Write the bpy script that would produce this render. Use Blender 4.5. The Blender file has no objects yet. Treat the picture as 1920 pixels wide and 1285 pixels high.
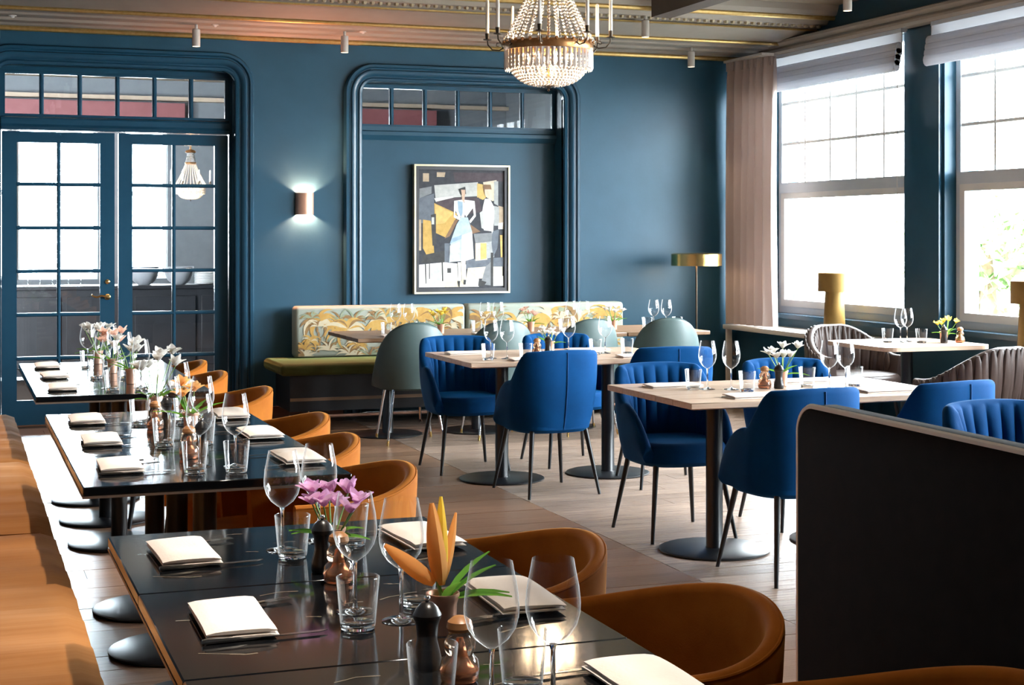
import bpy, bmesh, math, random
from mathutils import Vector, Matrix

# ------------------------------------------------------------------ camera, sky, exposure
scene = bpy.context.scene
COL = scene.collection
PI = math.pi
R = math.radians
random.seed(7)

cam_data = bpy.data.cameras.new('camera')
cam = bpy.data.objects.new('camera', cam_data)
COL.objects.link(cam)
cam.location = (0, 0, 1.48)
cam.rotation_euler = (R(90), 0, R(-19.88))
cam_data.sensor_width = 36
cam_data.lens = 2900 / 1920 * 36
cam_data.shift_y = -(642.5 - 443) / 1920
cam_data.clip_start = 0.02
cam_data.clip_end = 300
scene.camera = cam

world = bpy.data.worlds.new('overcast_sky')
scene.world = world
world.use_nodes = True
bg = world.node_tree.nodes['Background']
bg.inputs[0].default_value = (0.94, 0.97, 1.0, 1)
bg.inputs[1].default_value = 74.0

vs = scene.view_settings
vs.view_transform = 'Standard'
vs.look = 'None'
vs.exposure = 0.0
vs.gamma = 1.0
vs.use_curve_mapping = False
cy = scene.cycles
cy.max_bounces = 10
cy.diffuse_bounces = 5
cy.glossy_bounces = 5
cy.transmission_bounces = 8
cy.transparent_max_bounces = 24
cy.caustics_reflective = False
cy.caustics_refractive = False
cy.sample_clamp_indirect = 6.0
cy.use_denoising = True

def portal(name, loc, rot, sx, sy):
    """sky portal in a window opening: only guides the sampling of the sky"""
    l = bpy.data.lights.new(name, 'AREA')
    l.shape = 'RECTANGLE'; l.size = sx; l.size_y = sy
    l.cycles.is_portal = True
    o = bpy.data.objects.new(name, l)
    COL.objects.link(o)
    o.location = loc; o.rotation_euler = rot
    return o

# ------------------------------------------------------------------ materials
MATS = {}
def mat(name, col, rough=0.6, metal=0.0, col2=None, nscale=8.0, stretch=(1, 1, 1), bump=0.0, bscale=60.0,
        coat=0.0, sheen=0.0, sheen_col=None, spec=0.5, emit=None, estr=0.0, trans=0.0, ior=1.45, rnd=0.0,
        contrast=(0.35, 0.65), aniso=0.0, sss=0.0, bstretch=None):
    m = bpy.data.materials.new(name)
    m.use_nodes = True
    nt = m.node_tree
    b = nt.nodes['Principled BSDF']
    b.inputs['Base Color'].default_value = (*col, 1)
    b.inputs['Roughness'].default_value = rough
    b.inputs['Metallic'].default_value = metal
    b.inputs['IOR'].default_value = ior
    b.inputs['Specular IOR Level'].default_value = spec
    b.inputs['Coat Weight'].default_value = coat
    b.inputs['Coat Roughness'].default_value = 0.08
    b.inputs['Transmission Weight'].default_value = trans
    if sheen:
        b.inputs['Sheen Weight'].default_value = sheen
        b.inputs['Sheen Roughness'].default_value = 0.35
        b.inputs['Sheen Tint'].default_value = (*(sheen_col or (1, 1, 1)), 1)
    if emit:
        b.inputs['Emission Color'].default_value = (*emit, 1)
        b.inputs['Emission Strength'].default_value = estr
    tc = None
    if col2 is not None or bump:
        tc = nt.nodes.new('ShaderNodeTexCoord')
    colout = None
    if col2 is not None:
        mp = nt.nodes.new('ShaderNodeMapping')
        mp.inputs['Scale'].default_value = stretch
        n = nt.nodes.new('ShaderNodeTexNoise')
        n.inputs['Scale'].default_value = nscale
        n.inputs['Detail'].default_value = 5
        n.inputs['Roughness'].default_value = 0.6
        r = nt.nodes.new('ShaderNodeValToRGB')
        r.color_ramp.elements[0].position = contrast[0]
        r.color_ramp.elements[0].color = (*col, 1)
        r.color_ramp.elements[1].position = contrast[1]
        r.color_ramp.elements[1].color = (*col2, 1)
        nt.links.new(tc.outputs['Object'], mp.inputs[0])
        nt.links.new(mp.outputs[0], n.inputs['Vector'])
        nt.links.new(n.outputs['Fac'], r.inputs[0])
        colout = r.outputs[0]
        nt.links.new(colout, b.inputs['Base Color'])
        if rnd:
            oi = nt.nodes.new('ShaderNodeObjectInfo')
            vm = nt.nodes.new('ShaderNodeVectorMath'); vm.operation = 'ADD'
            cx = nt.nodes.new('ShaderNodeCombineXYZ')
            mul = nt.nodes.new('ShaderNodeMath'); mul.operation = 'MULTIPLY'; mul.inputs[1].default_value = 37.0
            nt.links.new(oi.outputs['Random'], mul.inputs[0])
            nt.links.new(mul.outputs[0], cx.inputs[0]); nt.links.new(mul.outputs[0], cx.inputs[1])
            nt.links.new(tc.outputs['Object'], vm.inputs[0]); nt.links.new(cx.outputs[0], vm.inputs[1])
            nt.links.new(vm.outputs[0], mp.inputs[0])
    if rnd:
        oi = nt.nodes.new('ShaderNodeObjectInfo')
        hs = nt.nodes.new('ShaderNodeHueSaturation')
        mr = nt.nodes.new('ShaderNodeMapRange')
        mr.inputs['To Min'].default_value = 1 - rnd
        mr.inputs['To Max'].default_value = 1 + rnd
        nt.links.new(oi.outputs['Random'], mr.inputs[0])
        nt.links.new(mr.outputs[0], hs.inputs['Value'])
        if colout:
            nt.links.new(colout, hs.inputs['Color'])
        else:
            hs.inputs['Color'].default_value = (*col, 1)
        nt.links.new(hs.outputs[0], b.inputs['Base Color'])
    if bump:
        n2 = nt.nodes.new('ShaderNodeTexNoise')
        n2.inputs['Scale'].default_value = bscale
        n2.inputs['Detail'].default_value = 4
        mp2 = nt.nodes.new('ShaderNodeMapping')
        mp2.inputs['Scale'].default_value = bstretch or stretch
        bp = nt.nodes.new('ShaderNodeBump')
        bp.inputs['Strength'].default_value = bump
        bp.inputs['Distance'].default_value = 0.01
        nt.links.new(tc.outputs['Object'], mp2.inputs[0])
        nt.links.new(mp2.outputs[0], n2.inputs['Vector'])
        nt.links.new(n2.outputs['Fac'], bp.inputs['Height'])
        nt.links.new(bp.outputs[0], b.inputs['Normal'])
    MATS[name] = m
    return m

def thin_glass(name, tint=(0.97, 0.985, 0.98), base=0.03, gain=1.0, rough=0.01, edge=0.0):
    """thin glass: clear, with a Fresnel reflection and a faint pale edge where the wall is seen end-on"""
    m = bpy.data.materials.new(name)
    m.use_nodes = True
    nt = m.node_tree
    nt.nodes.clear()
    out = nt.nodes.new('ShaderNodeOutputMaterial')
    mix = nt.nodes.new('ShaderNodeMixShader')
    tr = nt.nodes.new('ShaderNodeBsdfTransparent'); tr.inputs[0].default_value = (*tint, 1)
    gl = nt.nodes.new('ShaderNodeBsdfGlossy'); gl.inputs['Roughness'].default_value = rough
    lw = nt.nodes.new('ShaderNodeLayerWeight'); lw.inputs[0].default_value = 0.12
    ma = nt.nodes.new('ShaderNodeMath'); ma.operation = 'MULTIPLY_ADD'
    ma.inputs[1].default_value = gain; ma.inputs[2].default_value = base; ma.use_clamp = True
    nt.links.new(lw.outputs['Fresnel'], ma.inputs[0])
    nt.links.new(ma.outputs[0], mix.inputs[0])
    nt.links.new(tr.outputs[0], mix.inputs[1]); nt.links.new(gl.outputs[0], mix.inputs[2])
    last = mix.outputs[0]
    if edge:  # pale colour mixed in to imitate window light caught at glass edges
        lf = nt.nodes.new('ShaderNodeLayerWeight'); lf.inputs[0].default_value = 0.5
        pw = nt.nodes.new('ShaderNodeMath'); pw.operation = 'POWER'; pw.inputs[1].default_value = 4.0
        mu = nt.nodes.new('ShaderNodeMath'); mu.operation = 'MULTIPLY'; mu.inputs[1].default_value = edge
        nt.links.new(lf.outputs['Facing'], pw.inputs[0]); nt.links.new(pw.outputs[0], mu.inputs[0])
        di = nt.nodes.new('ShaderNodeBsdfDiffuse'); di.inputs[0].default_value = (.9, .92, .94, 1)
        tl = nt.nodes.new('ShaderNodeBsdfTranslucent'); tl.inputs[0].default_value = (.9, .92, .94, 1)
        m2 = nt.nodes.new('ShaderNodeMixShader'); m2.inputs[0].default_value = .5
        nt.links.new(di.outputs[0], m2.inputs[1]); nt.links.new(tl.outputs[0], m2.inputs[2])
        m3 = nt.nodes.new('ShaderNodeMixShader')
        nt.links.new(mu.outputs[0], m3.inputs[0]); nt.links.new(last, m3.inputs[1]); nt.links.new(m2.outputs[0], m3.inputs[2])
        last = m3.outputs[0]
    nt.links.new(last, out.inputs[0])
    MATS[name] = m
    return m

mat('blue_wall', (0.0115, 0.051, 0.085), 0.42, col2=(0.0135, 0.057, 0.095), nscale=3, bump=0.04, bscale=40, spec=0.32)
mat('blue_gloss', (0.0095, 0.043, 0.076), 0.26, col2=(0.011, 0.048, 0.083), nscale=4, spec=0.4)
mat('ceiling_beige', (0.27, 0.2175, 0.1575), 0.7, col2=(0.3, 0.2475, 0.1875), nscale=3)
mat('cornice_grey', (0.3016, 0.2677, 0.2262), 0.5, col2=(0.3393, 0.3016, 0.2564), nscale=4)
mat('gilt', (0.496, 0.32, 0.104), 0.33, metal=0.75, col2=(0.576, 0.4, 0.16), nscale=30)
mat('cream_gilt', (0.403, 0.338, 0.221), 0.45, metal=0.2, col2=(0.455, 0.39, 0.273), nscale=40)
mat('dark_beam', (0.055, 0.040, 0.032), 0.55, col2=(0.07, 0.05, 0.04))
mat('white_paint', (0.78, 0.78, 0.76), 0.4, col2=(0.82, 0.82, 0.8), nscale=5)
mat('grey_paint', (0.58, 0.64, 0.70), 0.45, col2=(0.62, 0.68, 0.74), nscale=5)
mat('plain_wall', (0.06, 0.078, 0.096), 0.7, col2=(0.066, 0.084, 0.102))
mat('adjoining_wall', (0.13, 0.145, 0.16), 0.7, col2=(0.145, 0.16, 0.175))
mat('pink_beam', (0.187, 0.0605, 0.066), 0.6, col2=(0.209, 0.0715, 0.077))
mat('adjoining_ceiling', (0.37, 0.29, 0.22), 0.7, col2=(0.40, 0.32, 0.25))
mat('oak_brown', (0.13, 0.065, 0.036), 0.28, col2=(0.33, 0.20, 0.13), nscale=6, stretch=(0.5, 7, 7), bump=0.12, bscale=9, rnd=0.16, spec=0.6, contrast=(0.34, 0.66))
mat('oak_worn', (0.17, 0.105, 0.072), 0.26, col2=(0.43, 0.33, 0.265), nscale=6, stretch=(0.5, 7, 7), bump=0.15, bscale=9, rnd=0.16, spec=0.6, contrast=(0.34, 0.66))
mat('floor_dark', (0.05, 0.03, 0.02), 0.5, col2=(0.06, 0.035, 0.025))
mat('black_marble', (0.0035, 0.004, 0.005), 0.08, col2=(0.016, 0.014, 0.013), nscale=7, contrast=(0.5, 0.9), spec=0.42)
mat('marble_vein', (0.16, 0.13, 0.10), 0.15, col2=(0.22, 0.18, 0.13))
mat('table_edge', (0.12, 0.085, 0.06), 0.4, col2=(0.15, 0.11, 0.08))
mat('black_metal', (0.006, 0.007, 0.009), 0.32, col2=(0.008, 0.009, 0.011), nscale=20)
mat('light_wood', (0.50, 0.34, 0.24), 0.30, col2=(0.60, 0.44, 0.32), nscale=5, stretch=(1, 10, 10), rnd=0.06)
mat('bench_wood', (0.21, 0.119, 0.063), 0.35, col2=(0.28, 0.175, 0.105), nscale=5, stretch=(1, 10, 10), rnd=0.06)
mat('blue_velvet', (0.0006, 0.031, 0.108), 0.8, col2=(0.001, 0.041, 0.138), nscale=5, sheen=0.12, sheen_col=(0.02, 0.42, 1.0), bump=0.06, bscale=250, spec=0.08)
mat('blue_piping', (0.004, 0.035, 0.12), 0.7, col2=(0.005, 0.04, 0.13), spec=0.1)
mat('orange_velvet', (0.27, 0.078, 0.008), 0.8, col2=(0.36, 0.115, 0.014), nscale=6, sheen=0.3, sheen_col=(1.0, 0.48, 0.10), bump=0.06, bscale=250, spec=0.1)
mat('tan_velvet', (0.24, 0.090, 0.022), 0.8, col2=(0.32, 0.13, 0.035), nscale=2.5, stretch=(0.8, 2.2, 1), sheen=0.3, sheen_col=(1, 0.6, 0.3), bump=0.4, bscale=2.0, bstretch=(0.3, 6, 1), contrast=(0.3, 0.7), spec=0.1)
mat('green_velvet', (0.048, 0.0528, 0.0144), 0.7, col2=(0.068, 0.072, 0.02), nscale=5, sheen=0.2, sheen_col=(0.7, 0.8, 0.3), spec=0.15)
mat('teal_leather', (0.05175, 0.08325, 0.08325), 0.45, col2=(0.063, 0.099, 0.09675), nscale=5, bump=0.04, bscale=200)
mat('teal_fabric', (0.0275, 0.055, 0.055), 0.7, col2=(0.033, 0.066, 0.066))
mat('brown_leather', (0.051, 0.033, 0.0288), 0.38, col2=(0.069, 0.0468, 0.0396), nscale=9, bump=0.04, bscale=160)
mat('booth_fabric', (0.008, 0.0052, 0.0046), 0.9, col2=(0.011, 0.007, 0.006), nscale=20, spec=0.05)
mat('booth_lit_rim', (0.70, 0.66, 0.62), 0.6, col2=(0.74, 0.70, 0.66))  # window light on the booth's top rim, put into the colour
mat('floral_ground', (0.253, 0.2898, 0.2477), 0.8, col2=(0.3057, 0.3162, 0.2635), nscale=5)
mat('palm_ochre', (0.35, 0.189, 0.0385), 0.8, col2=(0.434, 0.266, 0.07), nscale=20)
mat('palm_brown', (0.168, 0.091, 0.035), 0.8, col2=(0.224, 0.126, 0.042), nscale=20)
mat('palm_sage', (0.18, 0.216, 0.144), 0.8, col2=(0.228, 0.252, 0.168), nscale=20)
mat('palm_sand', (0.429, 0.3575, 0.234), 0.8, col2=(0.455, 0.39, 0.273), nscale=20)
mat('brass', (0.66, 0.44, 0.15), 0.24, metal=1.0, col2=(0.72, 0.50, 0.2), nscale=15)
mat('lamp_gold', (0.24, 0.14, 0.038), 0.5, metal=0.25, col2=(0.28, 0.165, 0.046), nscale=10, spec=0.3)
mat('antique_brass', (0.28, 0.13, 0.05), 0.35, metal=0.9, col2=(0.4, 0.2, 0.08), nscale=25)
mat('dark_bronze', (0.05, 0.035, 0.025), 0.4, metal=0.7, col2=(0.07, 0.05, 0.03))
mat('chrome', (0.7, 0.7, 0.72), 0.15, metal=1.0, col2=(0.75, 0.75, 0.77))
mat('steel', (0.55, 0.53, 0.50), 0.2, metal=1.0, col2=(0.6, 0.58, 0.55))
mat('copper', (0.75, 0.36, 0.22), 0.22, metal=1.0, col2=(0.8, 0.42, 0.28))
mat('copper_matt', (0.66, 0.36, 0.25), 0.4, metal=0.55, col2=(0.72, 0.42, 0.3))
mat('spot_white', (0.62, 0.58, 0.53), 0.4, col2=(0.66, 0.62, 0.57))
mat('napkin', (0.76, 0.66, 0.59), 0.85, col2=(0.82, 0.73, 0.66), nscale=6, bump=0.1, bscale=180)
mat('mill_black', (0.010, 0.009, 0.009), 0.3, col2=(0.014, 0.012, 0.012))
mat('mill_wood', (0.32, 0.14, 0.05), 0.35, col2=(0.42, 0.2, 0.08), nscale=12, stretch=(1, 1, 0.2))
mat('stem', (0.14, 0.26, 0.05), 0.5, col2=(0.18, 0.32, 0.07))
mat('candle_wax', (0.86, 0.83, 0.78), 0.5, col2=(0.88, 0.86, 0.82))
mat('curtain', (0.46, 0.34, 0.28), 0.85, col2=(0.52, 0.40, 0.34), nscale=4)
mat('ledge_white', (0.66, 0.62, 0.57), 0.4, col2=(0.7, 0.66, 0.61))
mat('frame_dark', (0.03, 0.03, 0.035), 0.35, col2=(0.04, 0.04, 0.045))
mat('frame_gilt', (0.6, 0.52, 0.34), 0.35, metal=0.6, col2=(0.68, 0.6, 0.42))
mat('dark_wood', (0.021, 0.0132, 0.0096), 0.4, col2=(0.03, 0.018, 0.012), nscale=5, stretch=(1, 8, 8))
mat('sideboard', (0.0072, 0.0072, 0.009), 0.4, col2=(0.012, 0.012, 0.0144))
mat('ceramic_grey', (0.168, 0.174, 0.186), 0.4, col2=(0.198, 0.204, 0.216))
mat('ceramic_white', (0.8, 0.8, 0.78), 0.25, col2=(0.83, 0.83, 0.81))
mat('skirting_wood', (0.105, 0.049, 0.028), 0.35, col2=(0.14, 0.07, 0.042), nscale=5, stretch=(1, 8, 8))
mat('outside_ground', (0.45, 0.45, 0.42), 0.9, col2=(0.52, 0.52, 0.48))
mat('outside_render', (0.8, 0.79, 0.76), 0.9, col2=(0.84, 0.83, 0.8))
mat('foliage', (0.10, 0.18, 0.05), 0.7, col2=(0.17, 0.27, 0.09), nscale=6)
mat('bark', (0.12, 0.08, 0.05), 0.9, col2=(0.16, 0.11, 0.07))
mat('lamp_lens', (1, 0.9, 0.75), 0.4, col2=(1, 0.92, 0.8), emit=(1, 0.82, 0.58), estr=14)
mat('bulb', (1, 0.85, 0.6), 0.4, col2=(1, 0.88, 0.65), emit=(1, 0.72, 0.46), estr=260)
mat('clear_glass', (1, 1, 1), 0.02, trans=1.0, ior=1.46)
mat('crystal', (0.97, 0.93, 0.90), 0.10, ior=1.6, trans=0.55, spec=0.7)
mat('amber_glass', (0.86, 0.62, 0.46), 0.04, trans=0.92, ior=1.5)
thin_glass('glassware', tint=(0.985, 0.99, 0.99), base=0.055, gain=0.42, edge=0.7)
thin_glass('pane_glass', tint=(0.93, 0.96, 0.97), base=0.01, gain=0.7)
thin_glass('door_glass', tint=(0.90, 0.94, 0.96), base=0.03, gain=0.8)

# blind: cloth that lets daylight through
def cloth_mat(name, col, tcol, fac):
    m = bpy.data.materials.new(name); m.use_nodes = True
    nt = m.node_tree; nt.nodes.clear()
    out = nt.nodes.new('ShaderNodeOutputMaterial')
    mix = nt.nodes.new('ShaderNodeMixShader'); mix.inputs[0].default_value = fac
    d = nt.nodes.new('ShaderNodeBsdfDiffuse'); d.inputs[0].default_value = (*col, 1)
    t = nt.nodes.new('ShaderNodeBsdfTranslucent'); t.inputs[0].default_value = (*tcol, 1)
    tc = nt.nodes.new('ShaderNodeTexCoord')
    n = nt.nodes.new('ShaderNodeTexNoise'); n.inputs['Scale'].default_value = 120
    bp = nt.nodes.new('ShaderNodeBump'); bp.inputs['Strength'].default_value = 0.1
    nt.links.new(tc.outputs['Object'], n.inputs['Vector']); nt.links.new(n.outputs['Fac'], bp.inputs['Height'])
    nt.links.new(bp.outputs[0], d.inputs['Normal'])
    nt.links.new(d.outputs[0], mix.inputs[1]); nt.links.new(t.outputs[0], mix.inputs[2])
    nt.links.new(mix.outputs[0], out.inputs[0])
    MATS[name] = m
cloth_mat('blind_cloth', (0.80, 0.81, 0.84), (0.75, 0.77, 0.82), 0.42)
cloth_mat('petal_orange', (0.85, 0.46, 0.17), (0.9, 0.52, 0.2), 0.45)
cloth_mat('petal_pink', (0.7, 0.38, 0.62), (0.8, 0.5, 0.72), 0.45)
cloth_mat('petal_white', (0.85, 0.82, 0.78), (0.88, 0.86, 0.82), 0.45)
cloth_mat('petal_yellow', (0.84, 0.62, 0.1), (0.88, 0.68, 0.15), 0.45)
cloth_mat('petal_peach', (0.8, 0.52, 0.42), (0.85, 0.6, 0.5), 0.45)
cloth_mat('leaf', (0.1, 0.26, 0.035), (0.16, 0.36, 0.05), 0.45)
cloth_mat('blind_sheer', (0.80, 0.80, 0.82), (0.85, 0.85, 0.88), 0.45)
cloth_mat('curtain_cloth', (0.60, 0.50, 0.46), (0.62, 0.55, 0.52), 0.35)

# ------------------------------------------------------------------ mesh builder
class MB:
    def __init__(self):
        self.v = []; self.f = []; self.m = []; self.s = []
    def add(self, verts, faces, mi=0, smooth=False):
        o = len(self.v)
        self.v.extend([tuple(p) for p in verts])
        for f in faces:
            self.f.append([i + o for i in f]); self.m.append(mi); self.s.append(smooth)
        return self
    def box(self, x0, x1, y0, y1, z0, z1, mi=0):
        v = [(x0, y0, z0), (x1, y0, z0), (x1, y1, z0), (x0, y1, z0), (x0, y0, z1), (x1, y0, z1), (x1, y1, z1), (x0, y1, z1)]
        return self.add(v, [(0, 3, 2, 1), (4, 5, 6, 7), (0, 1, 5, 4), (1, 2, 6, 5), (2, 3, 7, 6), (3, 0, 4, 7)], mi)
    def rbox(self, x0, x1, y0, y1, z0, z1, r=0.01, seg=2, mi=0):
        bm = bmesh.new()
        bmesh.ops.create_cube(bm, size=1)
        for p in bm.verts:
            p.co = Vector(((x0 + x1) / 2 + p.co.x * (x1 - x0), (y0 + y1) / 2 + p.co.y * (y1 - y0), (z0 + z1) / 2 + p.co.z * (z1 - z0)))
        bmesh.ops.bevel(bm, geom=bm.edges[:], offset=r, segments=seg, affect='EDGES', profile=0.5)
        bm.verts.index_update()
        self.add([p.co[:] for p in bm.verts], [[p.index for p in f.verts] for f in bm.faces], mi, True)
        bm.free()
        return self
    def lathe(self, prof, n=24, c=(0, 0, 0), mi=0, smooth=True, caps=(True, True)):
        v = []
        for (r, z) in prof:
            for k in range(n):
                a = 2 * PI * k / n
                v.append((c[0] + r * math.cos(a), c[1] + r * math.sin(a), c[2] + z))
        f = []
        for i in range(len(prof) - 1):
            for k in range(n):
                f.append((i * n + k, i * n + (k + 1) % n, (i + 1) * n + (k + 1) % n, (i + 1) * n + k))
        if caps[0] and prof[0][0] > 1e-5:
            f.append(list(range(n))[::-1])
        if caps[1] and prof[-1][0] > 1e-5:
            f.append([(len(prof) - 1) * n + k for k in range(n)])
        return self.add(v, f, mi, smooth)
    def tube(self, pts, rad, n=8, mi=0, closed=False, caps=True):
        pts = [Vector(p) for p in pts]
        m = len(pts)
        rads = rad if isinstance(rad, (list, tuple)) else [rad] * m
        v = []
        prev = None
        for i, p in enumerate(pts):
            a = pts[(i - 1) % m] if (closed or i > 0) else pts[i]
            b = pts[(i + 1) % m] if (closed or i < m - 1) else pts[i]
            t = (b - a).normalized()
            if prev is None:
                up = Vector((0, 0, 1)) if abs(t.z) < 0.9 else Vector((1, 0, 0))
                x = t.cross(up).normalized()
            else:
                x = (prev - t * prev.dot(t)).normalized()
            prev = x
            y = t.cross(x)
            for k in range(n):
                an = 2 * PI * k / n
                v.append(p + (x * math.cos(an) + y * math.sin(an)) * rads[i])
        f = []
        for i in range(m if closed else m - 1):
            j = (i + 1) % m
            for k in range(n):
                f.append((i * n + k, i * n + (k + 1) % n, j * n + (k + 1) % n, j * n + k))
        if caps and not closed:
            f.append(list(range(n))[::-1]); f.append([(m - 1) * n + k for k in range(n)])
        return self.add(v, f, mi, True)
    def rings(self, rings, closed_ring=True, caps=True, mi=0, smooth=True, loop=False):
        n = len(rings[0]); v = [p for r in rings for p in r]; f = []
        m = len(rings)
        for i in range(m if loop else m - 1):
            j = (i + 1) % m
            for k in range(n if closed_ring else n - 1):
                f.append((i * n + k, i * n + (k + 1) % n, j * n + (k + 1) % n, j * n + k))
        if caps and closed_ring and not loop:
            f.append(list(range(n))[::-1]); f.append([(m - 1) * n + k for k in range(n)])
        return self.add(v, f, mi, smooth)
    def prism(self, poly, axis, a, b, mi=0):
        """extrude a 2D polygon along axis ('x','y','z') from a to b"""
        def p3(p, t):
            return {'x': (t, p[0], p[1]), 'y': (p[0], t, p[1]), 'z': (p[0], p[1], t)}[axis]
        n = len(poly)
        v = [p3(p, a) for p in poly] + [p3(p, b) for p in poly]
        f = [list(range(n)), list(range(n, 2 * n))[::-1]] + [(i, i + n, (i + 1) % n + n, (i + 1) % n) for i in range(n)]
        return self.add(v, f, mi)
    def sphere(self, c, r, n=10, m=7, mi=0, sc=(1, 1, 1)):
        rr = []
        v = [(c[0], c[1], c[2] - r * sc[2])]
        for i in range(1, m):
            a = -PI / 2 + PI * i / m
            for k in range(n):
                t = 2 * PI * k / n
                v.append((c[0] + r * sc[0] * math.cos(a) * math.cos(t), c[1] + r * sc[1] * math.cos(a) * math.sin(t), c[2] + r * sc[2] * math.sin(a)))
        v.append((c[0], c[1], c[2] + r * sc[2]))
        f = []
        for k in range(n):
            f.append((0, 1 + (k + 1) % n, 1 + k))
            f.append((len(v) - 1, 1 + (m - 2) * n + k, 1 + (m - 2) * n + (k + 1) % n))
        for i in range(m - 2):
            for k in range(n):
                f.append((1 + i * n + k, 1 + i * n + (k + 1) % n, 1 + (i + 1) * n + (k + 1) % n, 1 + (i + 1) * n + k))
        return self.add(v, f, mi, True)
    def xf(self, M, start=0):
        for i in range(start, len(self.v)):
            self.v[i] = tuple(M @ Vector(self.v[i]))
        return self
    def mesh(self, name, mats, sharp=38, recalc=True):
        me = bpy.data.meshes.new(name)
        me.from_pydata(self.v, [], self.f)
        for m in ([mats] if isinstance(mats, str) else mats):
            me.materials.append(MATS[m])
        me.polygons.foreach_set('material_index', self.m)
        me.polygons.foreach_set('use_smooth', self.s)
        if recalc:
            bm = bmesh.new(); bm.from_mesh(me)
            bmesh.ops.recalc_face_normals(bm, faces=bm.faces[:])
            bm.to_mesh(me); bm.free()
        if any(self.s) and sharp:
            me.set_sharp_from_angle(angle=R(sharp))
        me.update()
        return me

def put(name, me, parent=None, loc=(0, 0, 0), rot=(0, 0, 0), scale=(1, 1, 1)):
    o = bpy.data.objects.new(name, me)
    COL.objects.link(o)
    o.parent = parent
    o.location = loc; o.rotation_euler = rot; o.scale = scale
    return o
def part(name, mb, mats, parent=None, loc=(0, 0, 0), rot=(0, 0, 0), scale=(1, 1, 1), label=None, stuff=False, sharp=38):
    o = put(name, mb.mesh(name, mats, sharp), parent, loc, rot, scale)
    if label: o['label'] = label
    if stuff: o['kind'] = 'stuff'
    return o
def struct(name, mb, mats, loc=(0, 0, 0), rot=(0, 0, 0), label=None):
    o = part(name, mb, mats, None, loc, rot)
    o['kind'] = 'structure'
    if label: o['label'] = label
    return o
def thing(name, label, cat, loc=(0, 0, 0), rz=0.0, group=None):
    o = bpy.data.objects.new(name, None)
    o.empty_display_size = 0.05
    COL.objects.link(o)
    o.location = loc; o.rotation_euler = (0, 0, rz)
    tag(o, label, cat, group)
    return o
def tag(o, label, cat, group=None):
    o['label'] = label; o['category'] = cat
    if group: o['group'] = group
    return o
def copy_tree(o, loc=None, rz=None, label=None, group=None):
    def rec(src, par):
        c = src.copy(); COL.objects.link(c); c.parent = par
        for ch in src.children:
            rec(ch, c)
        return c
    c = rec(o, None)
    if loc is not None: c.location = loc
    if rz is not None: c.rotation_euler = (0, 0, rz)
    if label: c['label'] = label
    if group: c['group'] = group
    return c
class Proto:
    """first placement moves the prototype itself, later ones copy it with its parts"""
    def __init__(self, root): self.root = root; self.used = False
    def place(self, loc, rz, label, group=None):
        if not self.used:
            self.used = True; o = self.root
            o.location = loc; o.rotation_euler = (0, 0, rz)
            o['label'] = label
            if group: o['group'] = group
            return o
        return copy_tree(self.root, loc, rz, label, group)
def add_light(name, kind, parent, loc, energy, col, size=0.03, rot=(0, 0, 0), spot=None, blend=0.6):
    l = bpy.data.lights.new(name, kind)
    l.energy = energy; l.color = col
    if kind in ('POINT', 'SPOT'): l.shadow_soft_size = size
    if kind == 'SPOT':
        l.spot_size = R(spot); l.spot_blend = blend
    o = bpy.data.objects.new(name, l)
    COL.objects.link(o)
    o.parent = parent; o.location = loc; o.rotation_euler = rot
    return o
def smooth01(x):
    x = max(0.0, min(1.0, x)); return x * x * (3 - 2 * x)

# ------------------------------------------------------------------ setting
XL, XR, YB, YF, ZC = -0.35, 6.85, 12.45, -1.5, 3.38
# floor: sub-floor with planks as pieces
fl = struct('floor', MB().box(XL - .3, XR + .3, YF - .2, YB + .27, -0.12, -0.004), 'floor_dark')
fa = struct('floor_adjoining', MB().box(-3, 7.2, YB + .27, 20.2, -0.12, -0.004), 'dark_wood')
plank_me = {}
for key in ('oak_brown', 'oak_worn'):
    m_ = MB().box(-.5, .5, -.5, .5, -.5, .5)
    plank_me[key] = m_.mesh('plank', key)
def planks(x0, x1, y0, y1, w, key, lmin, lmax):
    y = y0
    while y < y1 - 0.01:
        x = x0; first = True
        while x < x1 - 0.01:
            L = random.uniform(lmin, lmax) * (random.uniform(.4, 1) if first else 1); first = False
            xe = x + L
            if x1 - xe < .4: xe = x1
            put('plank', plank_me[key], fl, ((x + xe) / 2, y + w / 2, -0.003 + random.uniform(-.0008, .0008)), (0, 0, 0), (xe - x - .004, w - .004, .006))
            x = xe
        y += w
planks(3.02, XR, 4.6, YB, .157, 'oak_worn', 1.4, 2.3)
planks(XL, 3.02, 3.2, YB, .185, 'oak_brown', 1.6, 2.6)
struct('floor_front', MB().box(XL, XR, YF, 3.2, -0.004, 0.0).box(3.024, XR, 3.2, 4.6, -.004, 0), 'oak_brown')

# back wall with a door opening and a panelled recess
D0, D1, DZ = 0.32, 2.13, 2.80
N0, N1, NZ = 3.18, 4.97, 2.76
w = MB()
for x0, x1, z0, z1 in ((XL - .3, D0, 0, ZC), (D0, D1, DZ, ZC), (D1, N0, 0, ZC), (N0, N1, NZ, ZC), (N1, XR + .3, 0, ZC)):
    w.box(x0, x1, YB, YB + .25, z0, z1)
wall_back = struct('wall_back', w, 'blue_wall')
rp = MB().box(N0, N1, YB + .19, YB + .24, 0, 2.30)
rp.prism([(YB + .17, 2.29), (YB + .14, 2.33), (YB + .14, 2.36), (YB + .165, 2.37), (YB + .165, 2.405), (YB + .24, 2.405), (YB + .24, 2.29)], 'x', N0, N1)
struct('wall_recess', rp, 'blue_wall')

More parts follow.
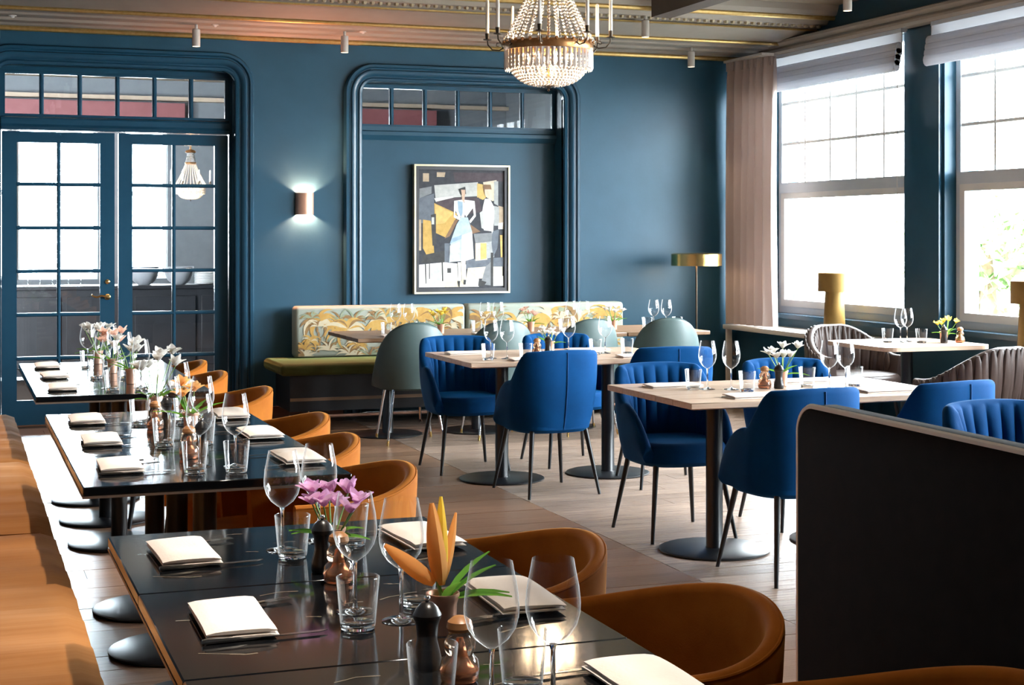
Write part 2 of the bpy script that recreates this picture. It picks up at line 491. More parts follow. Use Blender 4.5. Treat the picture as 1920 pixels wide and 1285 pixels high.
def arch_trim(name, x0, x1, zt, prof, r=0.07, yb=YB):
    P = []
    for k in range(2): P.append(((x0, k * (zt - r)), (-1, 0)))
    for k in range(1, 9):
        a = PI - (PI / 2) * k / 8
        P.append(((x0 + r + r * math.cos(a), zt - r + r * math.sin(a)), (math.cos(a), math.sin(a))))
    P.append(((x1 - r, zt), (0, 1)))
    for k in range(1, 9):
        a = PI / 2 - (PI / 2) * k / 8
        P.append(((x1 - r + r * math.cos(a), zt - r + r * math.sin(a)), (math.cos(a), math.sin(a))))
    P.append(((x1, 0), (1, 0)))
    rings = [[(p[0] + n[0] * w_, yb - d_, p[1] + n[1] * w_) for (w_, d_) in prof] for p, n in P]
    return struct(name, MB().rings(rings), 'blue_gloss')
PROF = [(-.0, -.03), (0, .02), (.008, .03), (.025, .034), (.035, .022), (.045, .022), (.055, .04), (.075, .052), (.092, .05), (.1, .034), (.11, .034), (.12, .05), (.14, .05), (.152, .03), (.155, -.01)]
arch_trim('trim_1', D0, D1, DZ, PROF, .10)
arch_trim('trim_2', N0, N1, NZ, PROF, .10)

def glazed(name, x0, x1, z0, z1, y0, y1, cols, rows, stile, bar, root_mats, glassm, kind=True, rails=None):
    """a frame in the XZ plane with a grid of single panes"""
    top, bot = rails or (stile, stile)
    m = MB()
    m.box(x0, x0 + stile, y0, y1, z0, z1).box(x1 - stile, x1, y0, y1, z0, z1)
    m.box(x0 + stile, x1 - stile, y0, y1, z1 - top, z1).box(x0 + stile, x1 - stile, y0, y1, z0, z0 + bot)
    o = struct(name, m, root_mats)
    gx0, gx1, gz0, gz1 = x0 + stile, x1 - stile, z0 + bot, z1 - top
    pw, ph = (gx1 - gx0 - bar * (cols - 1)) / cols, (gz1 - gz0 - bar * (rows - 1)) / rows
    ym = (y0 + y1) / 2
    bm_v = MB().prism([(-bar / 2, y0 + .004), (-bar / 5, y0 - .006), (bar / 5, y0 - .006), (bar / 2, y0 + .004), (bar / 2, y1 - .004), (-bar / 2, y1 - .004)], 'z', gz0, gz1).mesh('muntin', root_mats)
    for c in range(1, cols):
        put('muntin', bm_v, o, (gx0 + c * pw + (c - .5) * bar, 0, 0))
    if rows > 1:
        bm_h = MB().prism([(y0 + .004, -bar / 2), (y0 - .005, -bar / 5), (y0 - .005, bar / 5), (y0 + .004, bar / 2), (y1 - .004, bar / 2), (y1 - .004, -bar / 2)], 'x', gx0, gx1).mesh('muntin', root_mats)
        for r_ in range(1, rows):
            put('muntin', bm_h, o, (0, 0, gz0 + r_ * ph + (r_ - .5) * bar))
    pm = MB().box(-pw / 2 - .002, pw / 2 + .002, -.002, .002, -ph / 2 - .002, ph / 2 + .002).mesh('pane', glassm)
    for c in range(cols):
        for r_ in range(rows):
            put('pane', pm, o, (gx0 + c * (pw + bar) + pw / 2, ym, gz0 + r_ * (ph + bar) + ph / 2))
    return o
yd = YB + .13
d1 = glazed('door_1', .355, 1.205, .012, 2.295, yd, yd + .045, 2, 6, .112, .028, 'blue_gloss', 'door_glass', rails=(.085, .19))
d2 = glazed('door_2', 1.235, 2.10, .012, 2.295, yd, yd + .045, 2, 6, .108, .028, 'blue_gloss', 'door_glass', rails=(.085, .19))
# brass lever and lock rosette
hb = MB().lathe([(.0, 0), (.022, 0), (.024, .004), (.014, .012), (.008, .02), (.008, .045)], 14)
hb.xf(Matrix.Rotation(PI / 2, 4, 'X'))
hd = part('door_handle', hb, 'brass', d1, (1.15, yd, 1.0), label='curled brass lever handle')
part('lever', MB().tube([(0, -.045, 0), (-.02, -.05, .006), (-.05, -.05, .012), (-.08, -.05, .0), (-.105, -.05, .004), (-.125, -.045, .016), (-.118, -.045, .024)], [.009, .009, .008, .007, .007, .006, .005], 8), 'brass', hd)
lk = MB().lathe([(.0, 0), (.018, 0), (.018, .006), (.01, .012), (0, .012)], 14); lk.xf(Matrix.Rotation(PI / 2, 4, 'X'))
part('lock_rosette', lk, 'brass', d1, (1.15, yd, 1.12))
# door lining, transom bar and transom lights
struct('trim_3', MB().box(D0, .35, yd - .02, yd + .07, 0, DZ).box(2.105, D1, yd - .02, yd + .07, 0, DZ)
       .prism([(yd - .03, 2.305), (yd - .05, 2.33), (yd - .03, 2.35), (yd - .03, 2.39), (yd - .045, 2.40), (yd - .02, 2.41), (yd + .07, 2.41), (yd + .07, 2.305)], 'x', .35, 2.105)
       .box(.35, 2.105, yd - .02, yd + .07, 2.765, DZ), 'blue_gloss')
glazed('window_1', .35, 2.105, 2.41, 2.765, yd, yd + .04, 6, 1, .03, .034, 'blue_gloss', 'door_glass', rails=(.022, .022))
glazed('window_2', N0, N1, 2.405, 2.76, YB + .18, YB + .22, 6, 1, .03, .034, 'blue_gloss', 'door_glass', rails=(.034, .018))

# right wall with tall windows
WY = [(10.1, 12.2), (7.5, 9.6), (4.9, 7.0), (2.3, 4.4)]
SILL, HEAD = .80, 3.05
w = MB()
w.box(XR, XR + .3, YF - .2, YB, 0, SILL).box(XR, XR + .3, YF - .2, YB, HEAD, ZC + .3)
edges = [YF - .2] + [e for p in sorted(WY) for e in p] + [YB]
for k in range(0, len(edges), 2):
    w.box(XR, XR + .3, edges[k], edges[k + 1], SILL, HEAD)
struct('wall_right', w, 'blue_wall')
# posts standing proud between the windows
pw_ = MB()
for (a, b) in ((9.63, 10.07), (7.03, 7.47), (4.43, 4.87)):
    pw_.box(XR - .03, XR, a, b, SILL, 3.04)
struct('trim_4', pw_, 'blue_gloss')
struct('trim_5', MB().prism([(XR, 3.06), (XR - .10, 3.06), (XR - .12, 3.08), (XR - .12, 3.10), (XR - .10, 3.12), (XR - .13, 3.15), (XR - .13, 3.17), (XR - .07, 3.19), (XR, 3.20)], 'y', YF, YB), 'cornice_grey')
struct('window_sill', MB().box(XR - .05, XR + .12, 2.2, 12.3, SILL - .035, SILL + .002), 'blue_gloss')

def side_window(name, y0, y1, full):
    x0, x1 = XR + .10, XR + .16
    m = MB()
    fr = .055
    zm0, zm1 = 1.86, 1.95
    for a, b in ((y0, y0 + fr), (y1 - fr, y1)): m.box(x0, x1, a, b, SILL, HEAD)
    m.box(x0, x1, y0 + fr, y1 - fr, SILL, SILL + .06).box(x0, x1, y0 + fr, y1 - fr, HEAD - .05, HEAD)
    m.box(x0 - .03, x1, y0 + fr, y1 - fr, zm0, zm1)
    o = struct(name, m, 'grey_paint')
    # lower casement: frame and pane; upper light: five by three small panes
    a0, a1 = y0 + fr, y1 - fr
    c = MB(); cf = .06
    c.box(x0 - .01, x1 - .02, a0, a0 + cf, SILL + .06, zm0).box(x0 - .01, x1 - .02, a1 - cf, a1, SILL + .06, zm0)
    c.box(x0 - .01, x1 - .02, a0 + cf, a1 - cf, SILL + .06, SILL + .12).box(x0 - .01, x1 - .02, a0 + cf, a1 - cf, zm0 - .05, zm0)
    part('casement', c, 'white_paint', o)
    xm = (x0 + x1) / 2
    part('pane', MB().box(xm - .002, xm + .002, a0 + cf - .004, a1 - cf + .004, SILL + .116, zm0 - .046), 'pane_glass', o)
    cols, rows, bar = 5, 3, .022
    gz0, gz1 = zm1, HEAD - .05
    pw, ph = (a1 - a0 - bar * (cols - 1)) / cols, (gz1 - gz0 - bar * (rows - 1)) / rows
    vm = MB().box(x0 + .005, x1 - .015, -bar / 2, bar / 2, gz0, gz1).mesh('muntin', 'white_paint')
    hm = MB().box(x0 + .008, x1 - .018, a0, a1, -bar / 2, bar / 2).mesh('muntin', 'white_paint')
    for k in range(1, cols): put('muntin', vm, o, (0, a0 + k * pw + (k - .5) * bar, 0))
    for k in range(1, rows): put('muntin', hm, o, (0, 0, gz0 + k * ph + (k - .5) * bar))
    if full:
        pm = MB().box(-.002, .002, -pw / 2 - .002, pw / 2 + .002, -ph / 2 - .002, ph / 2 + .002).mesh('pane', 'pane_glass')
        for i in range(cols):
            for j in range(rows):
                put('pane', pm, o, (xm, a0 + i * (pw + bar) + pw / 2, gz0 + j * (ph + bar) + ph / 2))
    else:
        part('pane', MB().box(xm - .002, xm + .002, a0, a1, gz0, gz1), 'pane_glass', o)
    portal('sky_portal', (XR + .29, (y0 + y1) / 2, (SILL + HEAD) / 2), (0, R(90), 0), HEAD - SILL, y1 - y0)
    return o
for i, (a, b) in enumerate(WY):
    side_window('window_%d' % (i + 3), a, b, i < 2)

# remaining walls
struct('wall_left', MB().box(XL - .3, XL, YF, YB, 0, ZC), 'plain_wall')
struct('wall_front', MB().box(XL - .3, XR + .3, YF - .2, YF, 0, ZC), 'plain_wall')

# ceiling and cornice
struct('ceiling', MB().box(XL - .3, XR + .3, YF - .2, YB + .27, ZC, ZC + .2), 'ceiling_beige')
c = MB()
c.prism([(YB, 3.09), (12.36, 3.09), (12.33, 3.105), (12.20, 3.105), (12.18, 3.125), (12.02, 3.125), (12.0, 3.14), (11.90, 3.14), (11.88, 3.16),
         (11.80, 3.16), (11.38, 3.215), (11.38, 3.225), (11.36, 3.24), (11.22, 3.24), (11.20, 3.27), (11.14, 3.285), (11.08, 3.30), (11.06, 3.33), (11.04, ZC), (YB, ZC)], 'x', XL, XR)
cor = struct('trim_6', c, 'cornice_grey', label='stepped plaster cornice above the blue wall')
def bead(y, z, r): 
    return MB().prism([(y + r * math.cos(k * PI / 4), z + r * math.sin(k * PI / 4)) for k in range(8)], 'x', XL, XR)
for (y, z, r) in ((12.425, 3.075, .022), (11.835, 3.148, .016), (11.12, 3.283, .022)):
    part('gilt_bead', bead(y, z, r), 'gilt', cor)
part('gilt_fillet', MB().box(XL, XR, 11.365, 11.40, 3.205, 3.216), 'gilt', cor)
eg = MB()
x = XL + .03
while x < XR - .03:
    eg.sphere((x, 11.29, 3.238), .026, 6, 4, 0, (.8, 1.2, .9)); x += .062
part('egg_moulding', eg, 'cream_gilt', cor, stuff=True)
bmx = MB()
for xb in (1.115, 5.16):
    bmx.box(xb, xb + .17, YF, 11.05, 3.20, ZC)
struct('trim_7', bmx, 'dark_beam')
struct('trim_8', MB().box(5.33, XR - .13, 9.25, 9.42, 3.22, ZC), 'dark_beam')
struct('baseboard_back', MB().box(D1 + .16, N0 - .16, YB - .02, YB, 0, .10).box(N1 + .16, XR, YB - .02, YB, 0, .10).box(D0, D1, yd - .01, yd + .06, 0, .012), 'skirting_wood')

# ---- adjoining room seen through the doors and transoms
AY = 19.6
w = MB()
AW = [(-.6, .62), (.72, 1.68), (1.98, 2.52), (4.4, 5.9)]
ed = [-3] + [e for p in AW for e in p] + [7]
w.box(-3, 7, AY, AY + .25, 0, .95).box(-3, 7, AY, AY + .25, 2.86, 3.5)
for k in range(0, len(ed), 2): w.box(ed[k], ed[k + 1], AY, AY + .25, .95, 2.86)
struct('wall_adjoining', w, 'adjoining_wall')
struct('wall_adjoining_left', MB().box(-3.2, -3, YB + .25, AY + .25, 0, 3.5), 'adjoining_wall')
struct('wall_adjoining_right', MB().box(7, 7.2, YB + .25, AY + .25, 0, 3.5), 'adjoining_wall')
struct('ceiling_adjoining', MB().box(-3.2, 7.2, YB + .25, AY + .25, 3.42, 3.6), 'adjoining_ceiling')
struct('trim_9', MB().box(-.6, 2.70, AY - .25, AY - .02, 2.86, 3.12).box(4.2, 5.95, AY - .25, AY - .02, 2.86, 3.12), 'pink_beam')
struct('trim_10', MB().box(-3, 7, AY - .12, AY, 3.16, 3.21), 'adjoining_ceiling')
for i, (a, b) in enumerate(AW):
    m = MB()
    for p, q in ((a, a + .05), (b - .05, b)): m.box(p, q, AY + .1, AY + .15, .95, 2.86)
    m.box(a + .05, b - .05, AY + .1, AY + .15, .95, 1.0).box(a + .05, b - .05, AY + .1, AY + .15, 2.81, 2.86)
    m.box(a + .05, b - .05, AY + .1, AY + .15, 1.98, 2.04)
    o = struct('window_%d' % (i + 7), m, 'white_paint')
    part('pane', MB().box(a + .05, b - .05, AY + .122, AY + .126, 1.0, 1.98), 'pane_glass', o)
    part('pane', MB().box(a + .05, b - .05, AY + .122, AY + .126, 2.04, 2.81), 'pane_glass', o)
    portal('sky_portal', ((a + b) / 2, AY + .24, 1.9), (R(-90), 0, 0), b - a, 1.91)

# ---- outside: ground, a pale house and trees beyond the windows
struct('ground', MB().box(7.3, 60, -20, 60, -1.2, -1.0).box(-20, 7.3, 20.3, 60, -1.2, -1.0), 'outside_ground')
h = thing('house', 'pale rendered house across the street, beyond the tall window', 'house', (20, 16, -1))
part('wall', MB().box(0, 5, -6, 8, 0, 6.2), 'outside_render', h)
part('roof', MB().prism([(-6.4, 6.2), (8.4, 6.2), (1, 9)], 'x', -.3, 5.3), 'ceramic_grey', h)
wn = MB().box(-.04, .02, -.5, .5, -.7, .7).mesh('window', 'grey_paint')
for yy in (-4, -1.5, 1, 3.5, 6):
    for zz in (1.9, 4.4):
        put('window', wn, h, (0, yy, zz))
def tree(loc, hh, rr, label, seed):
    rnd = random.Random(seed)
    t = thing('tree', label, 'tree', loc, 0, 'trees outside the windows')
    part('trunk', MB().tube([(0, 0, 0), (.05, .05, hh * .5), (0, 0, hh * .8)], [.18, .14, .06], 8), 'bark', t)
    f = MB()
    for k in range(900):
        d = Vector((rnd.gauss(0, 1), rnd.gauss(0, 1), rnd.gauss(0, 1))).normalized() * rr * rnd.uniform(.3, 1)
        p = Vector((0, 0, hh * .75)) + Vector((d.x, d.y, d.z * .9))
        a = Vector((rnd.gauss(0, 1), rnd.gauss(0, 1), rnd.gauss(0, 1))).normalized() * .16
        b = a.orthogonal().normalized() * .09
        f.add([p - a, p + b, p + a, p - b], [(0, 1, 2, 3)])
    part('crown', f, 'foliage', t, stuff=True)
tree((15.5, 20.6, -1), 3.0, 1.5, 'leafy tree outside beyond the right-hand window', 3)

# ------------------------------------------------------------------ seating
def plan_path(a, b, p, arm, n=160):
    """plan of a tub: superellipse round the back (-Y), straight arms forward; returns sampler s in [-1,1] -> (x, y, nx, ny) with inward normal"""
    pts = []
    if arm > 0:
        for k in range(12): pts.append((-a, arm * (1 - k / 12)))
    m = 80
    for k in range(m + 1):
        t = -PI / 2 + PI * k / m
        s_, c_ = math.sin(t), math.cos(t)
        pts.append((a * math.copysign(abs(s_) ** (2 / p), s_), -b * abs(c_) ** (2 / p)))
    if arm > 0:
        for k in range(1, 13): pts.append((a, arm * k / 12))
    L = [0]
    for i in range(1, len(pts)): L.append(L[-1] + math.dist(pts[i], pts[i - 1]))
    def at(s):
        d = (s + 1) / 2 * L[-1]
        i = 1
        while i < len(L) - 1 and L[i] < d: i += 1
        u = (d - L[i - 1]) / max(1e-9, L[i] - L[i - 1])
        return (pts[i - 1][0] + (pts[i][0] - pts[i - 1][0]) * u, pts[i - 1][1] + (pts[i][1] - pts[i - 1][1]) * u)
    def f(s):
        x, y = at(s)
        x0, y0 = at(max(-1, s - .02)); x1, y1 = at(min(1, s + .02))
        tx, ty = x1 - x0, y1 - y0
        l = math.hypot(tx, ty)
        return x, y, -ty / l, tx / l
    return f
def tub_shell(mb, plan, rim, bot, thick, taper, n=64, k=6, chan=None, bulge=0.0, mi=0):
    rings = []
    for i in range(n + 1):
        s = -1 + 2 * i / n
        x, y, nx, ny = plan(s)
        zt, zb, th = rim(s), bot(s), thick(s)
        ring = []
        def off(z):
            h = (z - .38) / .45
            return taper(h)
        r = th / 2
        for j in range(k + 1):                       # outer face, bottom to top
            z = zb + (zt - r - zb) * j / k
            q = off(z); bl = bulge * math.sin(PI * j / k)
            ring.append((x * q - nx * bl, y * q - ny * bl, z))
        q = off(zt - r)
        for j in range(1, 6):                        # rounded rim
            an = PI - PI * j / 6
            ring.append((x * q + nx * (r + r * math.cos(an)), y * q + ny * (r + r * math.cos(an)), zt - r + r * math.sin(an)))
        for j in range(k + 1):                       # inner face, top to bottom
            z = zt - r - (zt - r - zb) * j / k
            q = off(z)
            cb = chan(s) * math.sin(PI * min(1, j / k * 1.15 + .12)) if chan else 0
            ring.append((x * q + nx * (th + cb), y * q + ny * (th + cb), z))
        rings.append(ring)
    return mb.rings(rings, mi=mi)
def seat_pad(mb, a, b, y0, z0, z1, p=3.0, n=36, mi=0, rr=.035):
    def ring(k_, z):
        out = []
        for i in range(n):
            t = 2 * PI * i / n
            c_, s_ = math.cos(t), math.sin(t)
            out.append((k_ * a * math.copysign(abs(c_) ** (2 / p), c_), y0 + k_ * b * math.copysign(abs(s_) ** (2 / p), s_), z))
        return out
    rs = [ring(.90, z0), ring(1, z0 + .02)]
    for k in range(6):
        an = PI / 2 * k / 5
        rs.append(ring(1 - rr / a * (1 - math.cos(an)), z1 - rr + rr * math.sin(an)))
    rs.append(ring(.5, z1 + .008)); rs.append(ring(.1, z1 + .01))
    return mb.rings(rs, mi=mi)
def legs(root, tops, feet, r0, r1, m, tip=None):
    for t, f in zip(tops, feet):
        l = part('leg', MB().tube([t, f], [r0, r1], 10), m, root)
        if tip:
            t_, f_ = Vector(t), Vector(f)
            part('leg_tip', MB().tube([f_ + (t_ - f_) * .10, f_], [r1 * 1.25, r1 * 1.15], 10), tip, l)

# blue velvet chair ------------------------------------------------
def make_blue():
    t = thing('dining_chair', 'x', 'chair')
    pl = plan_path(.285, .27, 2.7, .22)
    def rim(s):
        a = abs(s)
        if a < .36: return .835 - .010 * (a / .36) ** 2
        if a < .62: return .825 + (.655 - .825) * smooth01((a - .36) / .26)
        return .655 - .20 * max(0, (a - .62) / .38) ** 1.9
    sh = MB()
    tub_shell(sh, pl, rim, lambda s: .375 + .03 * max(0, abs(s) - .7), lambda s: .05 - .014 * smooth01((abs(s) - .5) / .3), lambda h: .82 + .18 * max(0, min(1, h)) ** .8,
              n=144, k=8, chan=lambda s: .020 * abs(math.sin(PI * (s + 1) * 9.0)) ** .7 * (1 - smooth01((abs(s) - .55) / .2)) + .012, bulge=.012)
    bk = part('backrest', sh, 'blue_velvet', t)
    sm = [(0, -.27 * (.82 + .18 * max(0, min(1, (z - .38) / .45)) ** .8) - .014 * math.sin(PI * (z - .375) / .44), z) for z in [.38 + .44 * k / 10 for k in range(11)]]
    part('seam', MB().tube(sm, .004, 6), 'blue_piping', bk)
    sp = MB(); seat_pad(sp, .232, .235, .01, .36, .475)
    part('seat', sp, 'blue_velvet', t)
    legs(t, [(sx * .17, sy * .16 + .0, .38) for sx in (-1, 1) for sy in (-1, 1)], [(sx * .225, sy * .235, 0) for sx in (-1, 1) for sy in (-1, 1)], .015, .009, 'black_metal')
    return Proto(t)
BLUE = make_blue()
GB = 'blue velvet chairs round the pale wood tables'
for x, y, a, lab in (
    (3.06, 9.36, 180, 'blue velvet chair with fluted back at the left end of the far pale table'),
    (3.78, 9.40, 182, 'blue velvet chair with fluted back behind the far pale table, second from its left end'),
    (3.24, 8.38, 6, 'blue velvet chair in mid floor showing its smooth back with a thin vertical seam'),
    (4.02, 8.43, -6, 'blue velvet chair on the near side of the far pale table, between two tables'),
    (3.38, 6.98, 180, 'blue velvet chair with fluted back at the left corner of the near pale table'),
    (4.12, 7.02, 178, 'blue velvet chair with fluted back behind the flower vase on the near pale table'),
    (3.46, 5.98, 4, 'dark-backed blue velvet chair beside the dark booth, near side of the near pale table'),
    (4.22, 6.05, 10, 'blue velvet chair seen from behind over the booth, beside the woven leather chair'),
    (3.84, 4.88, 184, 'blue velvet chair with fluted back just behind the booth at the right edge')):
    BLUE.place((x, y, 0), R(a), lab, GB)

# orange tub chair -------------------------------------------------
def make_orange():
    t = thing('tub_chair', 'x', 'chair')
    pl = plan_path(.332, .325, 2.1, .13)
    rim = lambda s: .768 - .062 * smooth01(abs(s) / .74)
    sh = MB(); tub_shell(sh, pl, rim, lambda s: .24, lambda s: .038, lambda h: .87 + .13 * max(-.4, min(1, h / .78)), n=60, k=6, bulge=.012)
    bk = part('backrest', sh, 'orange_velvet', t)
    top = []
    for k in range(41):
        s = -1 + 2 * k / 40; x, y, nx, ny = pl(s); q = .87 + .13 * min(1, (rim(s) - .019 - .38) / .45 / .78)
        top.append((x * q + nx * .008 - nx * .004, y * q + ny * .008 - ny * .004, rim(s) - .008))
    part('piping', MB().tube(top, .0035, 6), 'orange_velvet', bk)
    sp = MB(); seat_pad(sp, .235, .24, .02, .25, .46, p=2.4); part('seat', sp, 'orange_velvet', t)
    legs(t, [(sx * .17, sy * .17, .25) for sx in (-1, 1) for sy in (-1, 1)], [(sx * .21, sy * .21, 0) for sx in (-1, 1) for sy in (-1, 1)], .016, .010, 'black_metal')
    return Proto(t)
ORG = make_orange()
GO = 'rust velvet tub chairs along the black tables'
names = ['nearest', 'second nearest', 'third nearest', 'fourth nearest', 'fifth nearest', 'sixth nearest', 'third from the doors', 'second from the doors', 'closest to the doors']
for i, (x, y, dr) in enumerate(((1.36, 2.05, 0), (1.205, 2.76, 3), (1.135, 3.45, -2), (1.04, 4.70, 2), (1.05, 5.45, 0), (1.10, 6.13, 0), (1.10, 7.30, 0), (1.04, 8.22, 2), (1.05, 8.98, 0))):
    ORG.place((x, y, 0), R(90 + dr), 'rust orange velvet tub chair in the row by the black tables, %s%s' % (names[i], ' the camera' if i < 6 else ''), GO)

# teal shell chairs at the bench ------------------------------------
def make_teal():
    t = thing('shell_chair', 'x', 'chair')
    pl = plan_path(.275, .26, 2.1, 0.02)
    def rim(s): return .44 + .425 * max(0, math.cos(abs(s) ** 1.15 * PI / 2)) ** .72
    sh = MB(); tub_shell(sh, pl, rim, lambda s: .40, lambda s: .034, lambda h: .93 + .07 * max(0, min(1, h)), n=60, k=6, bulge=.02)
    bk = part('backrest', sh, 'teal_leather', t)
    top = [];
    for k in range(2, 59):
        s = -1 + 2 * k / 60; x, y, nx, ny = pl(s); q = .93 + .07 * max(0, min(1, (rim(s) - .05 - .38) / .45))
        top.append((x * q + nx * .017, y * q + ny * .017, rim(s) + .001))
    part('piping', MB().tube(top, .005, 6), 'teal_fabric', bk)
    sp = MB(); seat_pad(sp, .245, .245, .02, .385, .47, p=2.3); part('seat', sp, 'teal_fabric', t)
    legs(t, [(sx * .15, sy * .15, .39) for sx in (-1, 1) for sy in (-1, 1)], [(sx * .205, sy * .215, 0) for sx in (-1, 1) for sy in (-1, 1)], .012, .008, 'chrome', 'brass')
    return Proto(t)
TEAL = make_teal()
for x, y, a, lab in ((3.10, 10.74, -4, 'grey-green shell chair with round back at the left end of the floral bench'),
                     (3.78, 10.80, 0, 'grey-green shell chair at the bench tables, second from the left'),
                     (4.46, 10.80, 2, 'grey-green shell chair at the bench tables, third from the left, mostly hidden'),
                     (5.10, 10.70, -14, 'pale green shell chair catching window light at the right end of the bench tables')):
    TEAL.place((x, y, 0), R(a), lab, 'shell chairs facing the floral bench')

# woven leather tub chairs -------------------------------------------
def make_woven():
    t = thing('woven_chair', 'x', 'chair')
    pl = plan_path(.37, .36, 2.1, .16)
    def rim(s): return .60 + .21 * (1 - smooth01((abs(s) - .12) / .80))
    sh = MB(); tub_shell(sh, pl, rim, lambda s: .30, lambda s: .06, lambda h: .86 + .14 * max(0, min(1, h)), n=60, k=6)
    bk = part('backrest', sh, 'brown_leather', t)
    # leaf-shaped straps, plaited in two tiers round the back, outside and inside
    tp = lambda z: .86 + .14 * max(0, min(1, (z - .38) / .45))
    def strap(s0, ds, z0, z1, wd, dep, side):
        rs = []
        for k in range(10):
            u = k / 9; z = z0 + (z1 - z0) * u
            x, y, nx, ny = pl(max(-1, min(1, s0 + ds * math.sin(PI * u))))
            q = tp(z); w_ = max(.10, math.sin(PI * (.06 + .88 * u)) ** .8)
            o_ = (-.004 if side < 0 else .064)
            c = Vector((x * q + nx * o_, y * q + ny * o_, z)); t_ = Vector((-ny, nx, 0)); n_ = Vector((nx, ny, 0))
            rs.append([c + t_ * (wd * w_ * math.cos(2 * PI * j / 10)) + n_ * (dep * w_ * math.sin(2 * PI * j / 10)) for j in range(10)])
        part('strap', MB().rings(rs), 'brown_leather', bk)
    n = 30
    for k in range(n):
        s0 = -.97 + 1.94 * (k + .5) / n
        top = rim(s0) - .006
        strap(s0, .018 * (1 if k % 2 else -1), .43, top, .036, .024, -1)
        strap(s0, -.015 * (1 if k % 2 else -1), .31, .445, .03, .02, -1)
        if abs(s0) < .85:
            strap(s0, .018 * (1 if k % 2 else -1), .45, top - .004, .032, .018, 1)
    sp = MB(); seat_pad(sp, .29, .29, .03, .30, .47, p=2.4); part('seat', sp, 'brown_leather', t)
    legs(t, [(sx * .2, sy * .2, .31) for sx in (-1, 1) for sy in (-1, 1)], [(sx * .24, sy * .24, 0) for sx in (-1, 1) for sy in (-1, 1)], .016, .011, 'black_metal')
    return Proto(t)
WOV = make_woven()
WOV.place((5.95, 8.10, 0), R(14), 'brown woven leather tub chair at the right edge, its plaited back to the camera')
WOV.place((6.30, 9.93, 0), R(184), 'brown woven leather tub chair behind the window table, lit pale by daylight')

# ------------------------------------------------------------------ benches
def rounded_ring(mb, x0, x1, y0, y1, z0, z1, r, seg=3): return mb.rbox(x0, x1, y0, y1, z0, z1, r, seg)
bq = thing('banquette', 'long tan velvet banquette along the left edge beside the black tables', 'banquette', (-.02, 4.0, 0))
def cushion(y0, y1):
    m = MB(); n, k = 30, 14
    top = []
    rnd = random.Random(int(y0 * 100))
    ph = [rnd.uniform(0, 6) for _ in range(4)]
    for i in range(n + 1):
        v = i / n; y = y0 + (y1 - y0) * v
        ey = 1 - (2 * abs(v - .5)) ** 14
        row = []
        for j in range(k + 1):
            u = j / k
            x = -.31 + .635 * u
            ex = 1 - max(0, u - .93) ** 2 / .07 ** 2 * .25
            z = .34 + .135 * math.sqrt(max(0.0, ex)) * (.90 + .10 * max(0, ey)) + .004 * math.sin(y * 21 + ph[0] + u * 2) * (ey > .2) + .003 * math.sin(y * 47 + ph[1] - u * 3) + .006 * math.sin(PI * v)
            row.append((x + (.012 * math.sin(PI * u) if j == k else 0), y, z))
        row = [(-.31, y, .26)] + row + [(.331, y, .43), (.325, y, .27)]
        top.append(row)
    m.rings(top)
    return m
bounds = [-.6, 1.5, 3.52, 5.53, 7.3, 9.25]
for a, b in zip(bounds[:-1], bounds[1:]):
    part('cushion', cushion(a + .004 - 4.0, b - .004 - 4.0), 'tan_velvet', bq, (.02, 0, 0))
part('base', MB().box(-.30, .22, -4.6, 5.2, .04, .27), 'dark_wood', bq)
part('backrest', MB().rbox(-.325, -.20, -4.6, 5.24, .44, .98, .04, 3), 'tan_velvet', bq, (.0, 0, 0))

